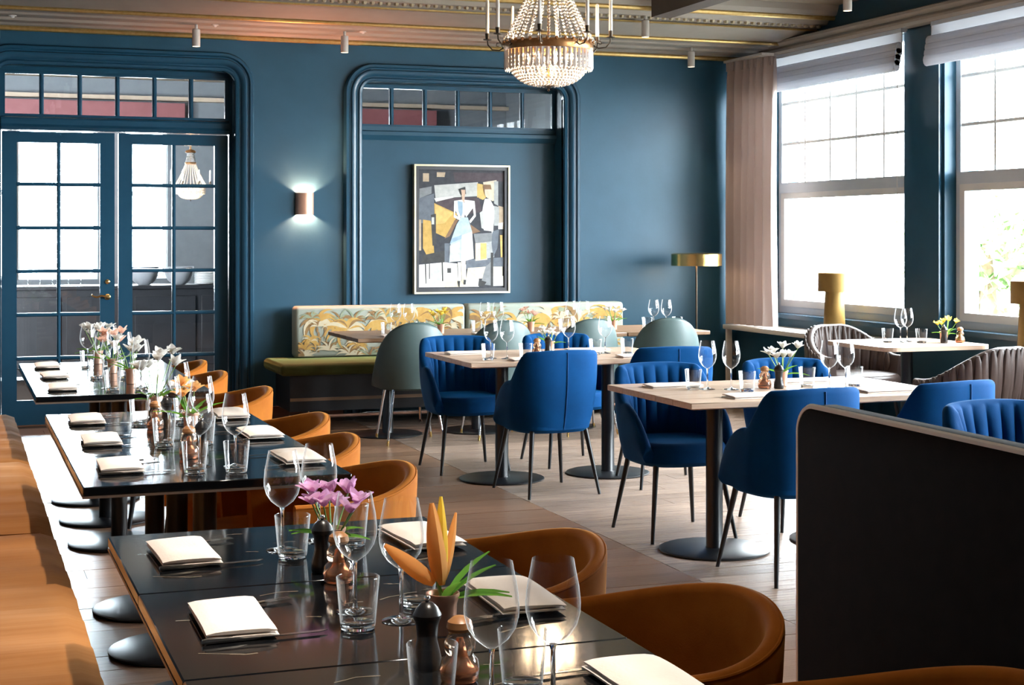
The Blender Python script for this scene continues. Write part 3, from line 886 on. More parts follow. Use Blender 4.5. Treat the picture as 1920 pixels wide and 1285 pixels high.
fb = thing('bench', 'long bench with palm-print backrest and olive velvet seat against the blue wall', 'bench', (3.95, 12.1, 0))
st = part('seat', MB().rbox(-1.60, 1.66, -.44, .30, .41, .50, .035, 4), 'green_velvet', fb, label='olive green velvet seat')
part('base', MB().box(-1.50, 1.6, -.28, .28, .12, .41), 'sideboard', fb)
for k, x in enumerate((-1.35, -.45, .45, 1.35)):
    part('leg', MB().tube([(x, -.26, .12), (x, -.27, .02), (x, -.30, .0)], [.012, .012, .014], 8), 'chrome', fb)
part('foot_rail', MB().tube([(-1.5, -.24, .075), (1.6, -.24, .075)], .012, 8), 'copper_matt', fb)
part('plinth_strip', MB().box(-1.5, 1.6, -.285, -.28, .20, .225), 'bench_wood', fb)
def palm_print(m, x0, x1, z0, z1, y, seed):
    rnd = random.Random(seed)
    lay = [0]
    def clip(p): return (min(x1, max(x0, p[0])), min(z1, max(z0, p[1])))
    def leaf(c, ang, L, w_, mi, droop=.3):
        lay[0] += 1
        yy = y - .0006 - lay[0] * .000012
        n = 7; up = []; dn = []
        for k in range(n + 1):
            u = k / n; a = ang - droop * u * u * (1 if math.cos(ang) > 0 else -1)
            px, pz = c[0] + L * u * math.cos(a), c[1] + L * u * math.sin(a)
            ww = w_ * math.sin(PI * min(1, .08 + u * .92)) ** .8
            up.append(clip((px - ww * math.sin(a), pz + ww * math.cos(a)))); dn.append(clip((px + ww * math.sin(a), pz - ww * math.cos(a))))
        for k in range(n):
            q = [up[k], up[k + 1], dn[k + 1], dn[k]]
            m.add([(p[0], yy, p[1]) for p in q], [(0, 1, 2, 3)], mi)
    def palm(cx, cz, hgt, sc):
        for k in range(6):
            xx = cx + .012 * math.sin(k)
            leaf((xx, cz + hgt * k / 6), PI / 2 + rnd.uniform(-.1, .1), hgt / 5, .008 * sc, 1, 0)
        n = rnd.randint(11, 14)
        for k in range(n):
            a = -.5 + (PI + 1.0) * k / (n - 1) + rnd.uniform(-.12, .12)
            leaf((cx, cz + hgt), a, sc * rnd.uniform(.10, .17), .014 * sc * rnd.uniform(.8, 1.3), rnd.choice((0, 0, 1, 0, 3)), rnd.uniform(.5, 1.3))
    def fern(cx, cz, sc, mi):
        for k in range(9):
            leaf((cx, cz), .3 + 2.5 * k / 8, sc * rnd.uniform(.08, .14), .008, rnd.choice((mi, mi, 1)), .5)
    W = x1 - x0
    for k in range(16):
        fern(rnd.uniform(x0 + .03, x1 - .03), z0 + rnd.uniform(0, .36), rnd.uniform(.7, 1.2), rnd.choice((2, 3, 3, 2)))
    for f in (.10, .30, .52, .72, .92):
        palm(x0 + W * f + rnd.uniform(-.04, .04), z0 + .03, rnd.uniform(.16, .27), rnd.uniform(1.15, 1.55))
    for f in (.05, .33, .6, .9):
        palm(x0 + W * f + rnd.uniform(-.03, .03), z0 - .02, rnd.uniform(.06, .26), rnd.uniform(.6, .9))
    for k in range(18):
        fern(rnd.uniform(x0 + .05, x1 - .05), z0 + rnd.uniform(-.03, .06), rnd.uniform(.7, 1.1), rnd.choice((0, 2, 0, 3)))
    for k in range(7):
        fern(rnd.uniform(x0 + .05, x1 - .05), z0 + rnd.uniform(.2, .34), rnd.uniform(.4, .8), rnd.choice((2, 2, 3)))
for k, (a, b) in enumerate(((-1.37, .06), (.075, 1.50))):
    bk = part('backrest', MB().rbox(a, b, .13, .30, .50, .915, .03, 3), 'floral_ground', fb, label='pale backrest printed with ochre palms')
    pm = MB(); palm_print(pm, a + .02, b - .02, .515, .895, .128, 40 + k)
    part('palm_print', pm, ['palm_ochre', 'palm_brown', 'palm_sage', 'palm_sand'], bk)

# dark booth at the right
bt = thing('booth_sofa', 'tall dark upholstered booth back filling the lower right corner', 'booth', (2.02, 3.46, 0), R(0))
def booth_back():
    m = MB(); zt, L, th, r = 1.055, 3.0, .09, .07
    pts = [(0, .06)]
    for k in range(9):
        a = PI - PI / 2 * k / 8
        pts.append((r + r * math.cos(a), zt - r + r * math.sin(a)))
    pts += [(.5, zt - .004), (L, zt - .03), (L, .06)]
    # outline in (-Y, z); extruded along X with eased edges
    rings = []
    for xx, ins in ((0, .012), (.004, .004), (.014, 0), (th - .014, 0), (th - .004, .004), (th, .012)):
        cx, cz = L / 2, .55
        rings.append([(xx, -(p[0] + (ins if p[0] < cx else -ins)), p[1] + (ins if p[1] < .2 else -ins)) for p in pts])
    m.rings(rings)
    return m, pts, th
m, pts, th = booth_back()
bb = part('backrest', m, 'booth_fabric', bt)
part('piping', MB().tube([(.008, -(p[0] + .003), p[1] - .003) for p in pts[:-1]], .008, 6), 'booth_lit_rim', bb, label='pale strip painted in for window light along the top edge')  # pale tube stands in for the rim lit by the windows
part('seat', MB().rbox(th, .62, -2.9, -.05, .26, .46, .04, 3), 'booth_fabric', bt)
part('base', MB().box(.02, .58, -2.9, -.06, 0, .26), 'dark_wood', bt)

# ------------------------------------------------------------------ tables
def black_table(L):
    t = thing('dining_table', 'x', 'table')
    w_ = .80
    tp = part('table_top', MB().rbox(-w_ / 2, w_ / 2, -L / 2 + .002, L / 2 - .002, .724, .75, .003, 1), 'black_marble', t)
    part('edge_band', MB().box(-w_ / 2 - .001, w_ / 2 + .001, -L / 2 + .0025, L / 2 - .0025, .716, .7235), 'table_edge', tp)
    vm = MB(); rnd = random.Random(5)
    for k in range(9):
        x, y = rnd.uniform(-.36, .3), rnd.uniform(-.28, .25); a = rnd.uniform(-.5, .6); ln = rnd.uniform(.03, .11)
        p = [Vector((x, y, .7503))]
        for q in range(4): p.append(p[-1] + Vector((math.cos(a + rnd.uniform(-.4, .4)), math.sin(a + rnd.uniform(-.4, .4)), 0)) * ln / 4)
        for q in range(4):
            d = (p[q + 1] - p[q]).normalized(); n_ = Vector((-d.y, d.x, 0)) * .0022 * rnd.uniform(.5, 1.5)
            vm.add([p[q] - n_, p[q + 1] - n_, p[q + 1] + n_, p[q] + n_], [(0, 1, 2, 3)])
    part('veining', vm, 'marble_vein', tp, stuff=True)
    part('pole', MB().lathe([(.045, .012), (.038, .02), (.038, .70), (.05, .705), (.05, .716)], 20), 'black_metal', t)
    part('base', MB().lathe([(.235, 0), (.24, .004), (.24, .010), (.23, .014), (.04, .016)], 48), 'black_metal', t)
    return Proto(t)
BT = black_table(.65)
ROWS = [('front', [2.245, 2.895, 3.545]), ('middle', [4.965, 5.615, 6.265]), ('rear', [7.655, 8.305, 8.955])]
pos3 = ['nearest', 'middle', 'farthest']
for rn, ys in ROWS:
    for k, y in enumerate(ys):
        BT.place((.755, y, 0), 0, 'polished black stone table, %s of the three in the %s black row' % (pos3[k], rn), 'black pedestal tables')
def wood_table(W, L, mtop, nb, zt=.75):
    t = thing('dining_table', 'x', 'table')
    pw = L / nb
    tp = part('table_top', MB().box(-W / 2 + .02, W / 2 - .02, -L / 2 + .02, L / 2 - .02, zt - .032, zt - .006), mtop, t)
    pm = MB().rbox(-W / 2, W / 2, -pw / 2 + .0006, pw / 2 - .0006, zt - .028, zt, .003, 1).mesh('board', mtop)
    for k in range(nb): put('board', pm, tp, (0, -L / 2 + (k + .5) * pw, 0))
    part('pole', MB().lathe([(.045, .012), (.04, .02), (.04, zt - .05), (.06, zt - .045), (.06, zt - .03)], 20), 'black_metal', t)
    part('base', MB().lathe([(.25, 0), (.26, .004), (.26, .009), (.25, .013), (.04, .016)], 56), 'black_metal', t)
    return Proto(t)
WT = wood_table(.70, .92, 'light_wood', 5)
GW = 'pale wood tables with black disc feet'
WT.place((3.145, 8.88, 0), 0, 'pale wood table with black disc foot, left one of the far pair', GW)
WT.place((3.847, 8.88, 0), 0, 'pale wood table with black disc foot, right one of the far pair', GW)
WT.place((3.375, 6.53, 0), 0, 'pale wood table with black disc foot, left one of the near pair', GW)
WT.place((4.077, 6.53, 0), 0, 'pale wood table, right one of the near pair behind the booth', GW)
ST = wood_table(.69, .92, 'bench_wood', 5)
for k, x in enumerate((3.05, 3.75, 4.45, 5.15)):
    ST.place((x, 11.16, 0), 0, 'brown wood table at the floral bench, %s' % ['leftmost of four', 'second from the left', 'third from the left', 'rightmost of four'][k], 'tables along the floral bench')
wt = thing('window_table', 'pale table with rounded corners by the window between the woven chairs', 'table', (6.15, 9.05, 0))
def rrect(w_, l_, r, n=6):
    out = []
    for cx, cy, a0 in ((w_ - r, l_ - r, 0), (-w_ + r, l_ - r, 90), (-w_ + r, -l_ + r, 180), (w_ - r, -l_ + r, 270)):
        for k in range(n + 1): out.append((cx + r * math.cos(R(a0 + 90 * k / n)), cy + r * math.sin(R(a0 + 90 * k / n))))
    return out
part('table_top', MB().prism(rrect(.42, .40, .10), 'z', .722, .75), 'light_wood', wt)
part('pole', MB().lathe([(.045, .01), (.04, .02), (.04, .722)], 20), 'black_metal', wt)
part('base', MB().lathe([(.24, 0), (.24, .012), (.04, .016)], 40), 'black_metal', wt)

# ------------------------------------------------------------------ lamps, wall pieces, window dressing
# painting in the recess
PX, PY, PZ, PWD, PHT = 4.10, YB + .185, 1.54, .86, 1.10
pt = thing('painting', 'framed cubist painting of a woman in a white dress on the blue recess panel', 'painting', (PX, PY, PZ))
fr = MB()
def ringframe(m, w0, h0, w1, h1, y0, y1, mi):
    for x0, x1, z0, z1 in ((-w1, -w0, -h1, h1), (w0, w1, -h1, h1), (-w0, w0, h0, h1), (-w0, w0, -h1, -h0)):
        m.box(x0, x1, y0, y1, z0, z1, mi)
f1 = MB(); ringframe(f1, .415, .535, .43, .55, -.06, 0, 0)
part('frame', f1, 'frame_gilt', pt, label='slim gilt frame')
f2 = MB(); ringframe(f2, .385, .505, .415, .535, -.045, 0, 0)
part('inner_frame', f2, 'frame_dark', pt)
cv = part('canvas', MB().box(-.386, .386, -.03, -.005, -.506, .506), 'frame_dark', pt)
PC = {'navy': (.022, .025, .035), 'grey': (.42, .43, .42), 'lgrey': (.55, .55, .52), 'ochre': (.55, .34, .08), 'gold': (.66, .45, .14), 'white': (.80, .78, .74), 'blue': (.30, .42, .52),
      'lblue': (.46, .57, .64), 'skin': (.62, .42, .30), 'plum': (.055, .035, .045), 'brown': (.22, .12, .06), 'tan': (.50, .38, .26), 'slate': (.12, .14, .17), 'cream': (.72, .62, .46), 'dark': (.03, .03, .03), 'mid': (.22, .23, .24)}
pk = list(PC)
for k in pk: PC[k] = tuple(.68 * c for c in PC[k]); mat('paint_' + k, PC[k], .7, col2=tuple(min(1, c * 1.25 + .01) for c in PC[k]), nscale=22)
POLY = [('navy', [(0, 0), (1, 0), (1, 1), (0, 1)]), ('slate', [(0, .24), (.18, .2), (.18, .45), (0, .45)]), ('tan', [(.05, .03), (.12, .03), (.12, .1), (.05, .1)]), ('tan', [(.21, .02), (.31, .02), (.3, .06), (.21, .06)]),
 ('mid', [(.01, .16), (.15, .14), (.15, .2), (.01, .24)]), ('plum', [(.4, .02), (1, .02), (1, .09), (.42, .1)]), ('lgrey', [(.18, .13), (.69, .1), (.68, .22), (.42, .23), (.2, .27)]), ('white', [(.18, .24), (.4, .22), (.4, .235), (.2, .27)]),
 ('gold', [(.68, .11), (.76, .12), (.80, .22), (.75, .25), (.68, .23)]), ('cream', [(.75, .1), (.91, .08), (.93, .25), (.86, .26), (.78, .22)]), ('grey', [(.88, .09), (.93, .09), (.93, .3), (.88, .28)]),
 ('plum', [(.2, .27), (.42, .23), (.7, .23), (.74, .35), (.4, .4)]), ('ochre', [(.18, .28), (.45, .37), (.41, .46), (.31, .57), (.19, .53)]), ('gold', [(.19, .29), (.4, .365), (.3, .45), (.2, .46)]), ('brown', [(.3, .58), (.42, .42), (.46, .42), (.36, .56)]),
 ('ochre', [(.05, .42), (.14, .43), (.17, .58), (.18, .70), (.1, .73), (.05, .66)]), ('tan', [(.0, .42), (.03, .42), (.03, .68), (.0, .68)]), ('dark', [(.14, .38), (.2, .37), (.2, .64), (.16, .64)]), ('lgrey', [(.15, .4), (.18, .4), (.18, .46), (.15, .46)]),
 ('dark', [(.05, .72), (.3, .68), (.3, .78), (.04, .77)]), ('slate', [(.3, .62), (.4, .62), (.36, .8), (.3, .79)]), ('white', [(0, .8), (.3, .78), (.55, .8), (.55, .99), (0, .99)]), ('lgrey', [(.14, .82), (.25, .82), (.25, .97), (.14, .97)]), ('cream', [(.3, .95), (.5, .93), (.6, .99), (.3, .99)]),
 ('dark', [(.03, .77), (.3, .765), (.3, .78), (.03, .785)]), ('dark', [(.07, .78), (.085, .78), (.09, .96), (.08, .96)]), ('dark', [(.265, .78), (.28, .78), (.285, .94), (.27, .94)]), ('dark', [(.12, .78), (.13, .78), (.13, .92), (.12, .92)]), ('dark', [(.33, .83), (.375, .83), (.375, .87), (.33, .87)]),
 ('slate', [(.55, .76), (1, .74), (1, .82), (.55, .84)]), ('mid', [(.64, .54), (.86, .53), (.86, .61), (.66, .62)]), ('cream', [(.66, .62), (.80, .61), (.80, .76), (.66, .77)]), ('gold', [(.72, .62), (.79, .62), (.79, .75), (.72, .76)]), ('grey', [(.79, .61), (.9, .6), (.88, .74), (.79, .75)]),
 ('slate', [(.86, .52), (.94, .5), (.92, .66), (.87, .74), (.85, .62)]), ('tan', [(.93, .3), (.99, .31), (.99, .5), (.93, .49)]), ('grey', [(.87, .3), (.94, .31), (.94, .47), (.88, .47)]), ('gold', [(.95, .55), (.98, .55), (.98, .74), (.96, .74)]), ('white', [(.93, .45), (.99, .44), (.98, .5), (.93, .5)]),
 ('brown', [(.6, .46), (.72, .52), (.62, .54)]), ('cream', [(.57, .83), (.78, .82), (.76, .92), (.55, .92)]), ('white', [(.54, .92), (.7, .91), (.7, .99), (.54, .99)]), ('mid', [(.78, .82), (.84, .78), (.84, .98), (.72, .97)]), ('cream', [(.86, .82), (.98, .82), (.98, .9), (.87, .9)]), ('white', [(.87, .9), (.99, .9), (.99, .985), (.87, .985)]), ('dark', [(.84, .7), (.87, .7), (.87, .99), (.84, .99)]), ('dark', [(.7, .93), (.79, .95), (.76, .985), (.69, .985)]),
 # man in a white shirt
 ('cream', [(.77, .15), (.83, .15), (.83, .21), (.80, .235), (.77, .21)]), ('brown', [(.75, .12), (.84, .12), (.85, .16), (.77, .16), (.76, .2)]), ('white', [(.77, .24), (.83, .24), (.88, .31), (.87, .52), (.76, .51), (.73, .4), (.75, .3)]), ('lgrey', [(.71, .36), (.75, .34), (.76, .5), (.73, .49)]), ('white', [(.86, .3), (.885, .34), (.87, .5), (.855, .54), (.845, .5)]),
 # woman
 ('dark', [(.46, .16), (.54, .14), (.55, .2), (.49, .21)]), ('skin', [(.49, .165), (.54, .165), (.54, .21), (.52, .23), (.5, .21)]), ('skin', [(.5, .21), (.535, .21), (.53, .27), (.5, .27)]), ('white', [(.41, .26), (.5, .25), (.55, .3), (.53, .4), (.46, .4), (.42, .33)]), ('white', [(.53, .25), (.65, .26), (.64, .31), (.55, .4), (.53, .36)]), ('blue', [(.45, .26), (.51, .27), (.51, .36), (.49, .4), (.46, .35)]),
 ('white', [(.41, .26), (.44, .27), (.42, .38), (.5, .41), (.49, .43), (.405, .4)]), ('white', [(.62, .27), (.65, .26), (.665, .39), (.6, .45), (.585, .43), (.64, .38)]),
 ('lblue', [(.49, .40), (.57, .40), (.62, .52), (.38, .58), (.44, .46)]), ('blue', [(.38, .58), (.61, .52), (.5, .59), (.4, .66), (.36, .62)]), ('lblue', [(.37, .62), (.5, .58), (.5, .77), (.35, .78)]), ('white', [(.5, .55), (.62, .52), (.64, .75), (.49, .78)]), ('lgrey', [(.36, .64), (.48, .6), (.48, .77), (.36, .78)]),
 ('cream', [(.49, .77), (.545, .77), (.53, .95), (.5, .95)]), ('lgrey', [(.45, .78), (.49, .78), (.48, .94), (.46, .94)]), ('dark', [(.45, .94), (.48, .94), (.475, .99), (.46, .985)]), ('dark', [(.52, .93), (.55, .93), (.545, .97), (.52, .97)])]
pp = MB()
for i, (c, pg) in enumerate(POLY):
    pp.add([(-.385 + .77 * x, -.0302 - .00006 * i, .505 - 1.01 * z) for x, z in pg], [list(range(len(pg)))], pk.index(c))
part('painted_image', pp, ['paint_' + k for k in pk], cv)

# wall sconce
sc = thing('wall_sconce', 'half-round copper wall sconce glowing up and down beside the doors', 'wall lamp', (2.70, YB, 1.745))
half = lambda r, z: [(r * math.cos(PI + PI * k / 16), r * 1.0 * math.sin(PI + PI * k / 16), z) for k in range(17)]
hs = MB()
rg = [half(.075, -.09), half(.075, .09), half(.068, .09), half(.068, -.09)]
hs.rings([[rg[j][k] for j in range(4)] for k in range(17)])
part('shade', hs, 'copper_matt', sc)
part('backplate', MB().box(-.04, .04, -.008, 0, -.06, .06), 'copper_matt', sc)
part('bulb', MB().sphere((0, -.035, 0), .018, 10, 7), 'bulb', sc)
for zz in (-.05, .05): add_light('sconce_light', 'POINT', sc, (0, -.036, zz), 95, (1, .36, .19), .012)

# cylinder spotlights under the cornice and beam
def make_spot():
    t = thing('spotlight', 'x', 'spotlight')
    part('housing', MB().lathe([(.028, 0), (.031, 0), (.031, .13), (.026, .135), (.012, .137), (.012, .17)], 16, caps=(False, True)), 'spot_white', t)
    part('lens', MB().lathe([(.0, .012), (.027, .012)], 16, caps=(False, False)), 'lamp_lens', t)
    return Proto(t)
SP = make_spot()
SPOTS = [(.30, 12.14, 2.955, 'small cylinder spotlight under the cornice at the far left edge'), (1.78, 12.14, 2.955, 'small cylinder spotlight under the cornice above the glazed doors'),
         (2.96, 12.14, 2.955, 'small cylinder spotlight under the cornice between the doors and the recess'), (6.05, 12.14, 2.955, 'small cylinder spotlight under the cornice near the curtain'),
         (5.20, 11.25, 3.07, 'small cylinder spotlight under the ceiling beam right of the chandelier'), (5.86, 9.335, 3.05, 'small cylinder spotlight in front of the windows')]
for x, y, z, lab in SPOTS:
    o = SP.place((x, y, z), 0, lab, 'cylinder spotlights')
    add_light('spot_beam', 'SPOT', o, (0, 0, -.003), 30, (1, .80, .58), .025, (0, 0, 0), 70, .9)
# unseen copies of the spotlight, added to brighten the napkins on the black tables
for k, y in enumerate((2.3, 3.4, 4.6, 5.8, 7.2, 8.5)):
    o = SP.place((1.2, y, 3.03), 0, 'added unseen spotlight on the ceiling beam above the black tables, %s' % ['nearest', 'second', 'third', 'fourth', 'fifth', 'farthest'][k], 'cylinder spotlights')
    add_light('spot_beam', 'SPOT', o, (0, 0, -.003), 300, (1, .90, .78), .03, (0, R(17), 0), 40, .8)
for k, x in enumerate((.42, 1.92, 3.1)):
    o = part('sprinkler', MB().lathe([(.0, 0), (.012, .004), (.016, .012), (.03, .016), (.03, .02)], 12), 'ceramic_white', None, (x, 12.1, 3.105))
    tag(o, 'tiny white ceiling sensor on the cornice, %s' % ['leftmost', 'above the doors', 'left of the recess'][k], 'sensor', 'sensors on the cornice')

# chandelier
ch = thing('chandelier', 'crystal basket chandelier with white candles on bronze arms', 'chandelier', (3.42, 8.8, 2.39))
RR, ZR = .265, .245
part('ring', MB().lathe([(RR - .02, ZR - .022), (RR + .004, ZR - .026), (RR + .012, ZR), (RR + .004, ZR + .024), (RR - .02, ZR + .02), (RR - .02, ZR - .022)], 40, caps=(False, False)), 'antique_brass', ch)
orn = MB()
for k in range(32):
    a = 2 * PI * k / 32
    orn.sphere(((RR + .008) * math.cos(a), (RR + .008) * math.sin(a), ZR + .024), .012, 6, 4)
part('ring_ornament', orn, 'antique_brass', ch, stuff=True)
def bead_mesh(m, p, r):
    x, y, z = p
    m.add([(x + r, y, z), (x, y + r, z), (x - r, y, z), (x, y - r, z), (x, y, z + r), (x, y, z - r)], [(0, 1, 4), (1, 2, 4), (2, 3, 4), (3, 0, 4), (1, 0, 5), (2, 1, 5), (3, 2, 5), (0, 3, 5)], 0, False)
bs = MB()
for k in range(26):
    a = 2 * PI * k / 26
    for j in range(32):
        u = j / 31
        r = .225 * (1 - u) ** 1.7 + .055 + .03 * max(0, u - .85)
        bead_mesh(bs, (r * math.cos(a), r * math.sin(a), ZR + .03 + u * .62), .0105)
part('bead_strands', bs, 'crystal', ch, stuff=True)
bk = MB()
for j in range(13):
    u = j / 12
    an = u * PI / 2
    r = .235 * math.cos(an) ** .75 + .012; z = ZR - .06 - .175 * math.sin(an)
    n = max(8, int(2 * PI * r / .024))
    for k in range(n):
        a = 2 * PI * (k + .5 * (j % 2)) / n
        bead_mesh(bk, (r * math.cos(a), r * math.sin(a), z), .0115)
part('basket_beads', bk, 'crystal', ch, stuff=True)
pr = MB().prism([(-.013, 0), (.0, -.008), (.013, 0), (0, .006)], 'z', -.105, 0).add([(-.013, 0, -.105), (0, -.008, -.105), (.013, 0, -.105), (0, .006, -.105), (0, 0, -.122)], [(0, 1, 4), (1, 2, 4), (2, 3, 4), (3, 0, 4)]).mesh('crystal_prism', 'crystal')
for k in range(48):
    a = 2 * PI * k / 48
    put('crystal_prism', pr, ch, ((RR) * math.cos(a), (RR) * math.sin(a), ZR - .028), (0, 0, a + PI / 2))
part('finial', MB().lathe([(.0, -.03), (.008, -.02), (.004, -.01), (.02, .0), (.045, .006), (.045, .01)], 14), 'dark_bronze', ch)
part('canopy', MB().lathe([(.085, .86), (.10, .87), (.09, .90), (.02, .93), (.012, .99)], 24), 'antique_brass', ch)
part('crown_ring', MB().lathe([(.07, .64), (.1, .65), (.11, .68), (.09, .69), (.05, .66)], 24), 'antique_brass', ch)
part('rod', MB().lathe([(.008, .02), (.008, .99)], 8), 'antique_brass', ch)
for k in range(8):
    a = 2 * PI * (k + .35) / 8
    ca, sa = math.cos(a), math.sin(a)
    P_ = lambda r, z: (r * ca, r * sa, z)
    arm = part('arm', MB().tube([P_(RR + .005, ZR + .005), P_(RR + .04, ZR - .015), P_(RR + .085, ZR - .01), P_(RR + .112, ZR + .02), P_(RR + .115, ZR + .05)], .0045, 6)
               .tube([P_(RR + .02, ZR - .002), P_(RR + .03, ZR + .03), P_(RR + .055, ZR + .03), P_(RR + .06, ZR + .012), P_(RR + .045, ZR + .008)], .003, 6), 'dark_bronze', ch)
    part('candle_cup', MB().lathe([(.005, ZR + .045), (.026, ZR + .05), (.026, ZR + .054), (.012, ZR + .056), (.015, ZR + .09), (.012, ZR + .09)], 12, (P_(RR + .115, 0)[0], P_(RR + .115, 0)[1], 0)), 'dark_bronze', arm)
    part('candle', MB().lathe([(.0115, ZR + .08), (.0105, ZR + .29), (.006, ZR + .296), (.0, ZR + .297)], 12, (P_(RR + .115, 0)[0], P_(RR + .115, 0)[1], 0)), 'candle_wax', arm)
for k in range(8):
    a = 2 * PI * k / 8
    part('bulb', MB().sphere((.15 * math.cos(a), .12 * math.sin(a), ZR - .06), .022, 8, 6), 'bulb', ch)
add_light('chandelier_light', 'POINT', ch, (0, 0, ZR - .13), 18, (1, .70, .42), .05)

# brass floor lamp in the corner
fl_ = thing('floor_lamp', 'slim floor lamp with flat brass drum shade in the corner by the curtain', 'floor lamp', (6.03, 12.0, 0))
part('base', MB().lathe([(.13, 0), (.13, .012), (.012, .02)], 28), 'brass', fl_)
part('pole', MB().lathe([(.008, .015), (.008, 1.28)], 10), 'dark_bronze', fl_)
part('shade', MB().lathe([(.215, 1.225), (.218, 1.225), (.218, 1.325), (.20, 1.332), (.0, 1.335)], 40, caps=(False, False)), 'brass', fl_)
part('bulb', MB().sphere((0, 0, 1.265), .022, 10, 7), 'bulb', fl_)
add_light('floor_lamp_light', 'POINT', fl_, (0, 0, 1.24), 2.5, (1, .75, .45), .03)

# gold table lamps on the window shelves
def make_tl():
    t = thing('table_lamp', 'x', 'table lamp')
    part('stem', MB().lathe([(.088, 0), (.09, .004), (.072, .36)], 32), 'lamp_gold', t)
    part('shade', MB().lathe([(.128, .345), (.13, .345), (.13, .492), (.122, .497), (0, .499)], 36, caps=(False, False)).lathe([(.128, .347), (.07, .347)], 36, caps=(False, False)), 'lamp_gold', t)
    return Proto(t)
TL = make_tl()
TL.place((6.67, 10.82, .69), 0, 'gold mushroom-shaped table lamp on the shelf under the left window', 'gold table lamps')
TL.place((6.68, 8.42, .69), 0, 'gold mushroom-shaped table lamp cut off by the right edge of the picture', 'gold table lamps')
for k, (a, b, lab) in enumerate(((10.35, 12.40, 'white shelf below the left window carrying a gold lamp'), (6.9, 8.72, 'white shelf below the right window carrying a gold lamp'))):
    s = thing('window_shelf', lab, 'shelf', (6.67, (a + b) / 2, 0), 0, 'window shelves')
    hl = (b - a) / 2
    part('board', MB().rbox(-.18, .18, -hl, hl, .65, .69, .006, 2), 'ledge_white', s)
    part('back_panel', MB().box(-.05, .178, -hl + .06, hl - .02, .06, .65), 'blue_wall', s)
    for yy in (-hl + .03, hl - .05): part('bracket', MB().box(-.16, -.11, yy, yy + .03, 0, .65), 'ledge_white', s)

# curtain
cu = thing('curtain', 'heavy pinkish beige curtain gathered in the corner beside the left window', 'curtain', (6.48, 12.0, 0))
m = MB(); n, rows = 120, 14
ringsv = []
for j in range(rows + 1):
    v = j / rows; z = .70 + 2.325 * v
    amp = .060 * (1 - .35 * v) if v < .96 else .028
    row = []
    for i in range(n + 1):
        u = i / n
        y = .375 - .66 * u
        x = .04 + .10 * u + amp * math.sin(u * 2 * PI * 6.5 + .6 * math.sin(v * 3)) + .008 * math.sin(u * 31 + v * 2)
        row.append((x, y, z))
    ringsv.append(row)
back = [[(x + .012, y, z) for x, y, z in r] for r in ringsv]
m.rings(ringsv, closed_ring=False, caps=False); m.rings(back, closed_ring=False, caps=False)
part('cloth', m, 'curtain_cloth', cu, sharp=0)
hdm = MB()
for i in range(16):
    u = (i + .5) / 16; hdm.box(.025 + .10 * u, .055 + .10 * u, .375 - .66 * u - .012, .375 - .66 * u + .012, 2.95, 3.03)
part('pleats', hdm, 'curtain_cloth', cu)
part('track', MB().box(.02, .14, -.30, .40, 3.03, 3.05), 'spot_white', cu)

# roman blinds
for k, (a, b) in enumerate(WY[:2]):
    bl = thing('roman_blind', ['grey-white folded blind at the head of the left window', 'grey-white folded blind at the head of the right window'][k], 'blind', (XR - .02, (a + b) / 2, 0), 0, 'roman blinds')
    hl = (b - a) / 2 + .06
    part('cloth', MB().box(-.055, -.045, -hl, hl, 2.86, 3.05), 'blind_sheer', bl)
    part('head_rail', MB().box(-.06, 0, -hl, hl, 3.03, 3.06), 'grey_paint', bl)
    for q in range(4):
        z = 2.93 - q * .045
        pf = [(-.075 - .012 * q * .6 + .03 * math.cos(t_) , z + .045 * math.sin(t_) - .02) for t_ in [PI * 2 * i / 12 for i in range(12)]]
        part('fold', MB().prism(pf, 'y', -hl, hl), 'blind_cloth', bl)
    cd = part('cord', MB().tube([(-.05, -hl + .06, 2.7), (-.055, -hl + .06, 1.5)], .003, 6), 'ceramic_white', bl)

# adjoining room furniture
sb = thing('sideboard', 'long dark sideboard in the adjoining room behind the glazed doors', 'sideboard', (1.6, 16.6, 0))
part('carcass', MB().box(-1.9, 1.5, -.25, .25, .06, .93), 'sideboard', sb)
part('top', MB().rbox(-1.95, 1.55, -.28, .28, .93, .97, .006, 1), 'sideboard', sb)
dm = MB().rbox(-.31, .31, -.012, .012, -.36, .36, .004, 1).mesh('door', 'sideboard')
for k in range(5): put('door', dm, sb, (-1.56 + .68 * k, -.262, .5))
bowl = MB().lathe([(.05, 0), (.06, 0), (.12, .05), (.15, .13), (.155, .19), (.145, .19), (.135, .13), (.1, .05), (0, .03)], 24)
for k, (x, lab) in enumerate(((1.88, 'large grey bowl on the sideboard behind the right door, left one'), (2.24, 'large grey bowl on the sideboard behind the right door, right one'))):
    tag(part('bowl', bowl, 'ceramic_grey', None, (x, 16.5, .97)), lab, 'bowl', 'bowls on the sideboard')
pl_ = MB().lathe([(.0, 0), (.06, 0), (.12, .014), (.12, .018), (.06, .005), (0, .005)], 20).mesh('plate', 'ceramic_white')
for k in range(9):
    tag(put('plate', pl_, None, (2.52, 16.5, .97 + .014 * k)), 'white plate in the stack on the sideboard, %s' % ['bottom one', 'second from the bottom', 'third from the bottom', 'fourth from the bottom', 'middle one', 'fourth from the top', 'third from the top', 'second from the top', 'top one'][k], 'plate', 'plates stacked on the sideboard')
jg = MB().lathe([(.05, 0), (.07, .02), (.075, .10), (.05, .18), (.055, .24), (.045, .24), (.04, .18), (.06, .1), (0, .02)], 20)
for k, (x, lab) in enumerate(((2.72, 'white jug on the sideboard behind the right door, left one'), (2.94, 'white jug on the sideboard behind the right door, right one'))):
    tag(part('jug', jg, 'ceramic_white', None, (x, 16.5, .97)), lab, 'jug', 'jugs on the sideboard')
c2 = copy_tree(ch, (2.46, 17.2, 1.88), 0, 'second crystal chandelier seen through the right glazed door', None)
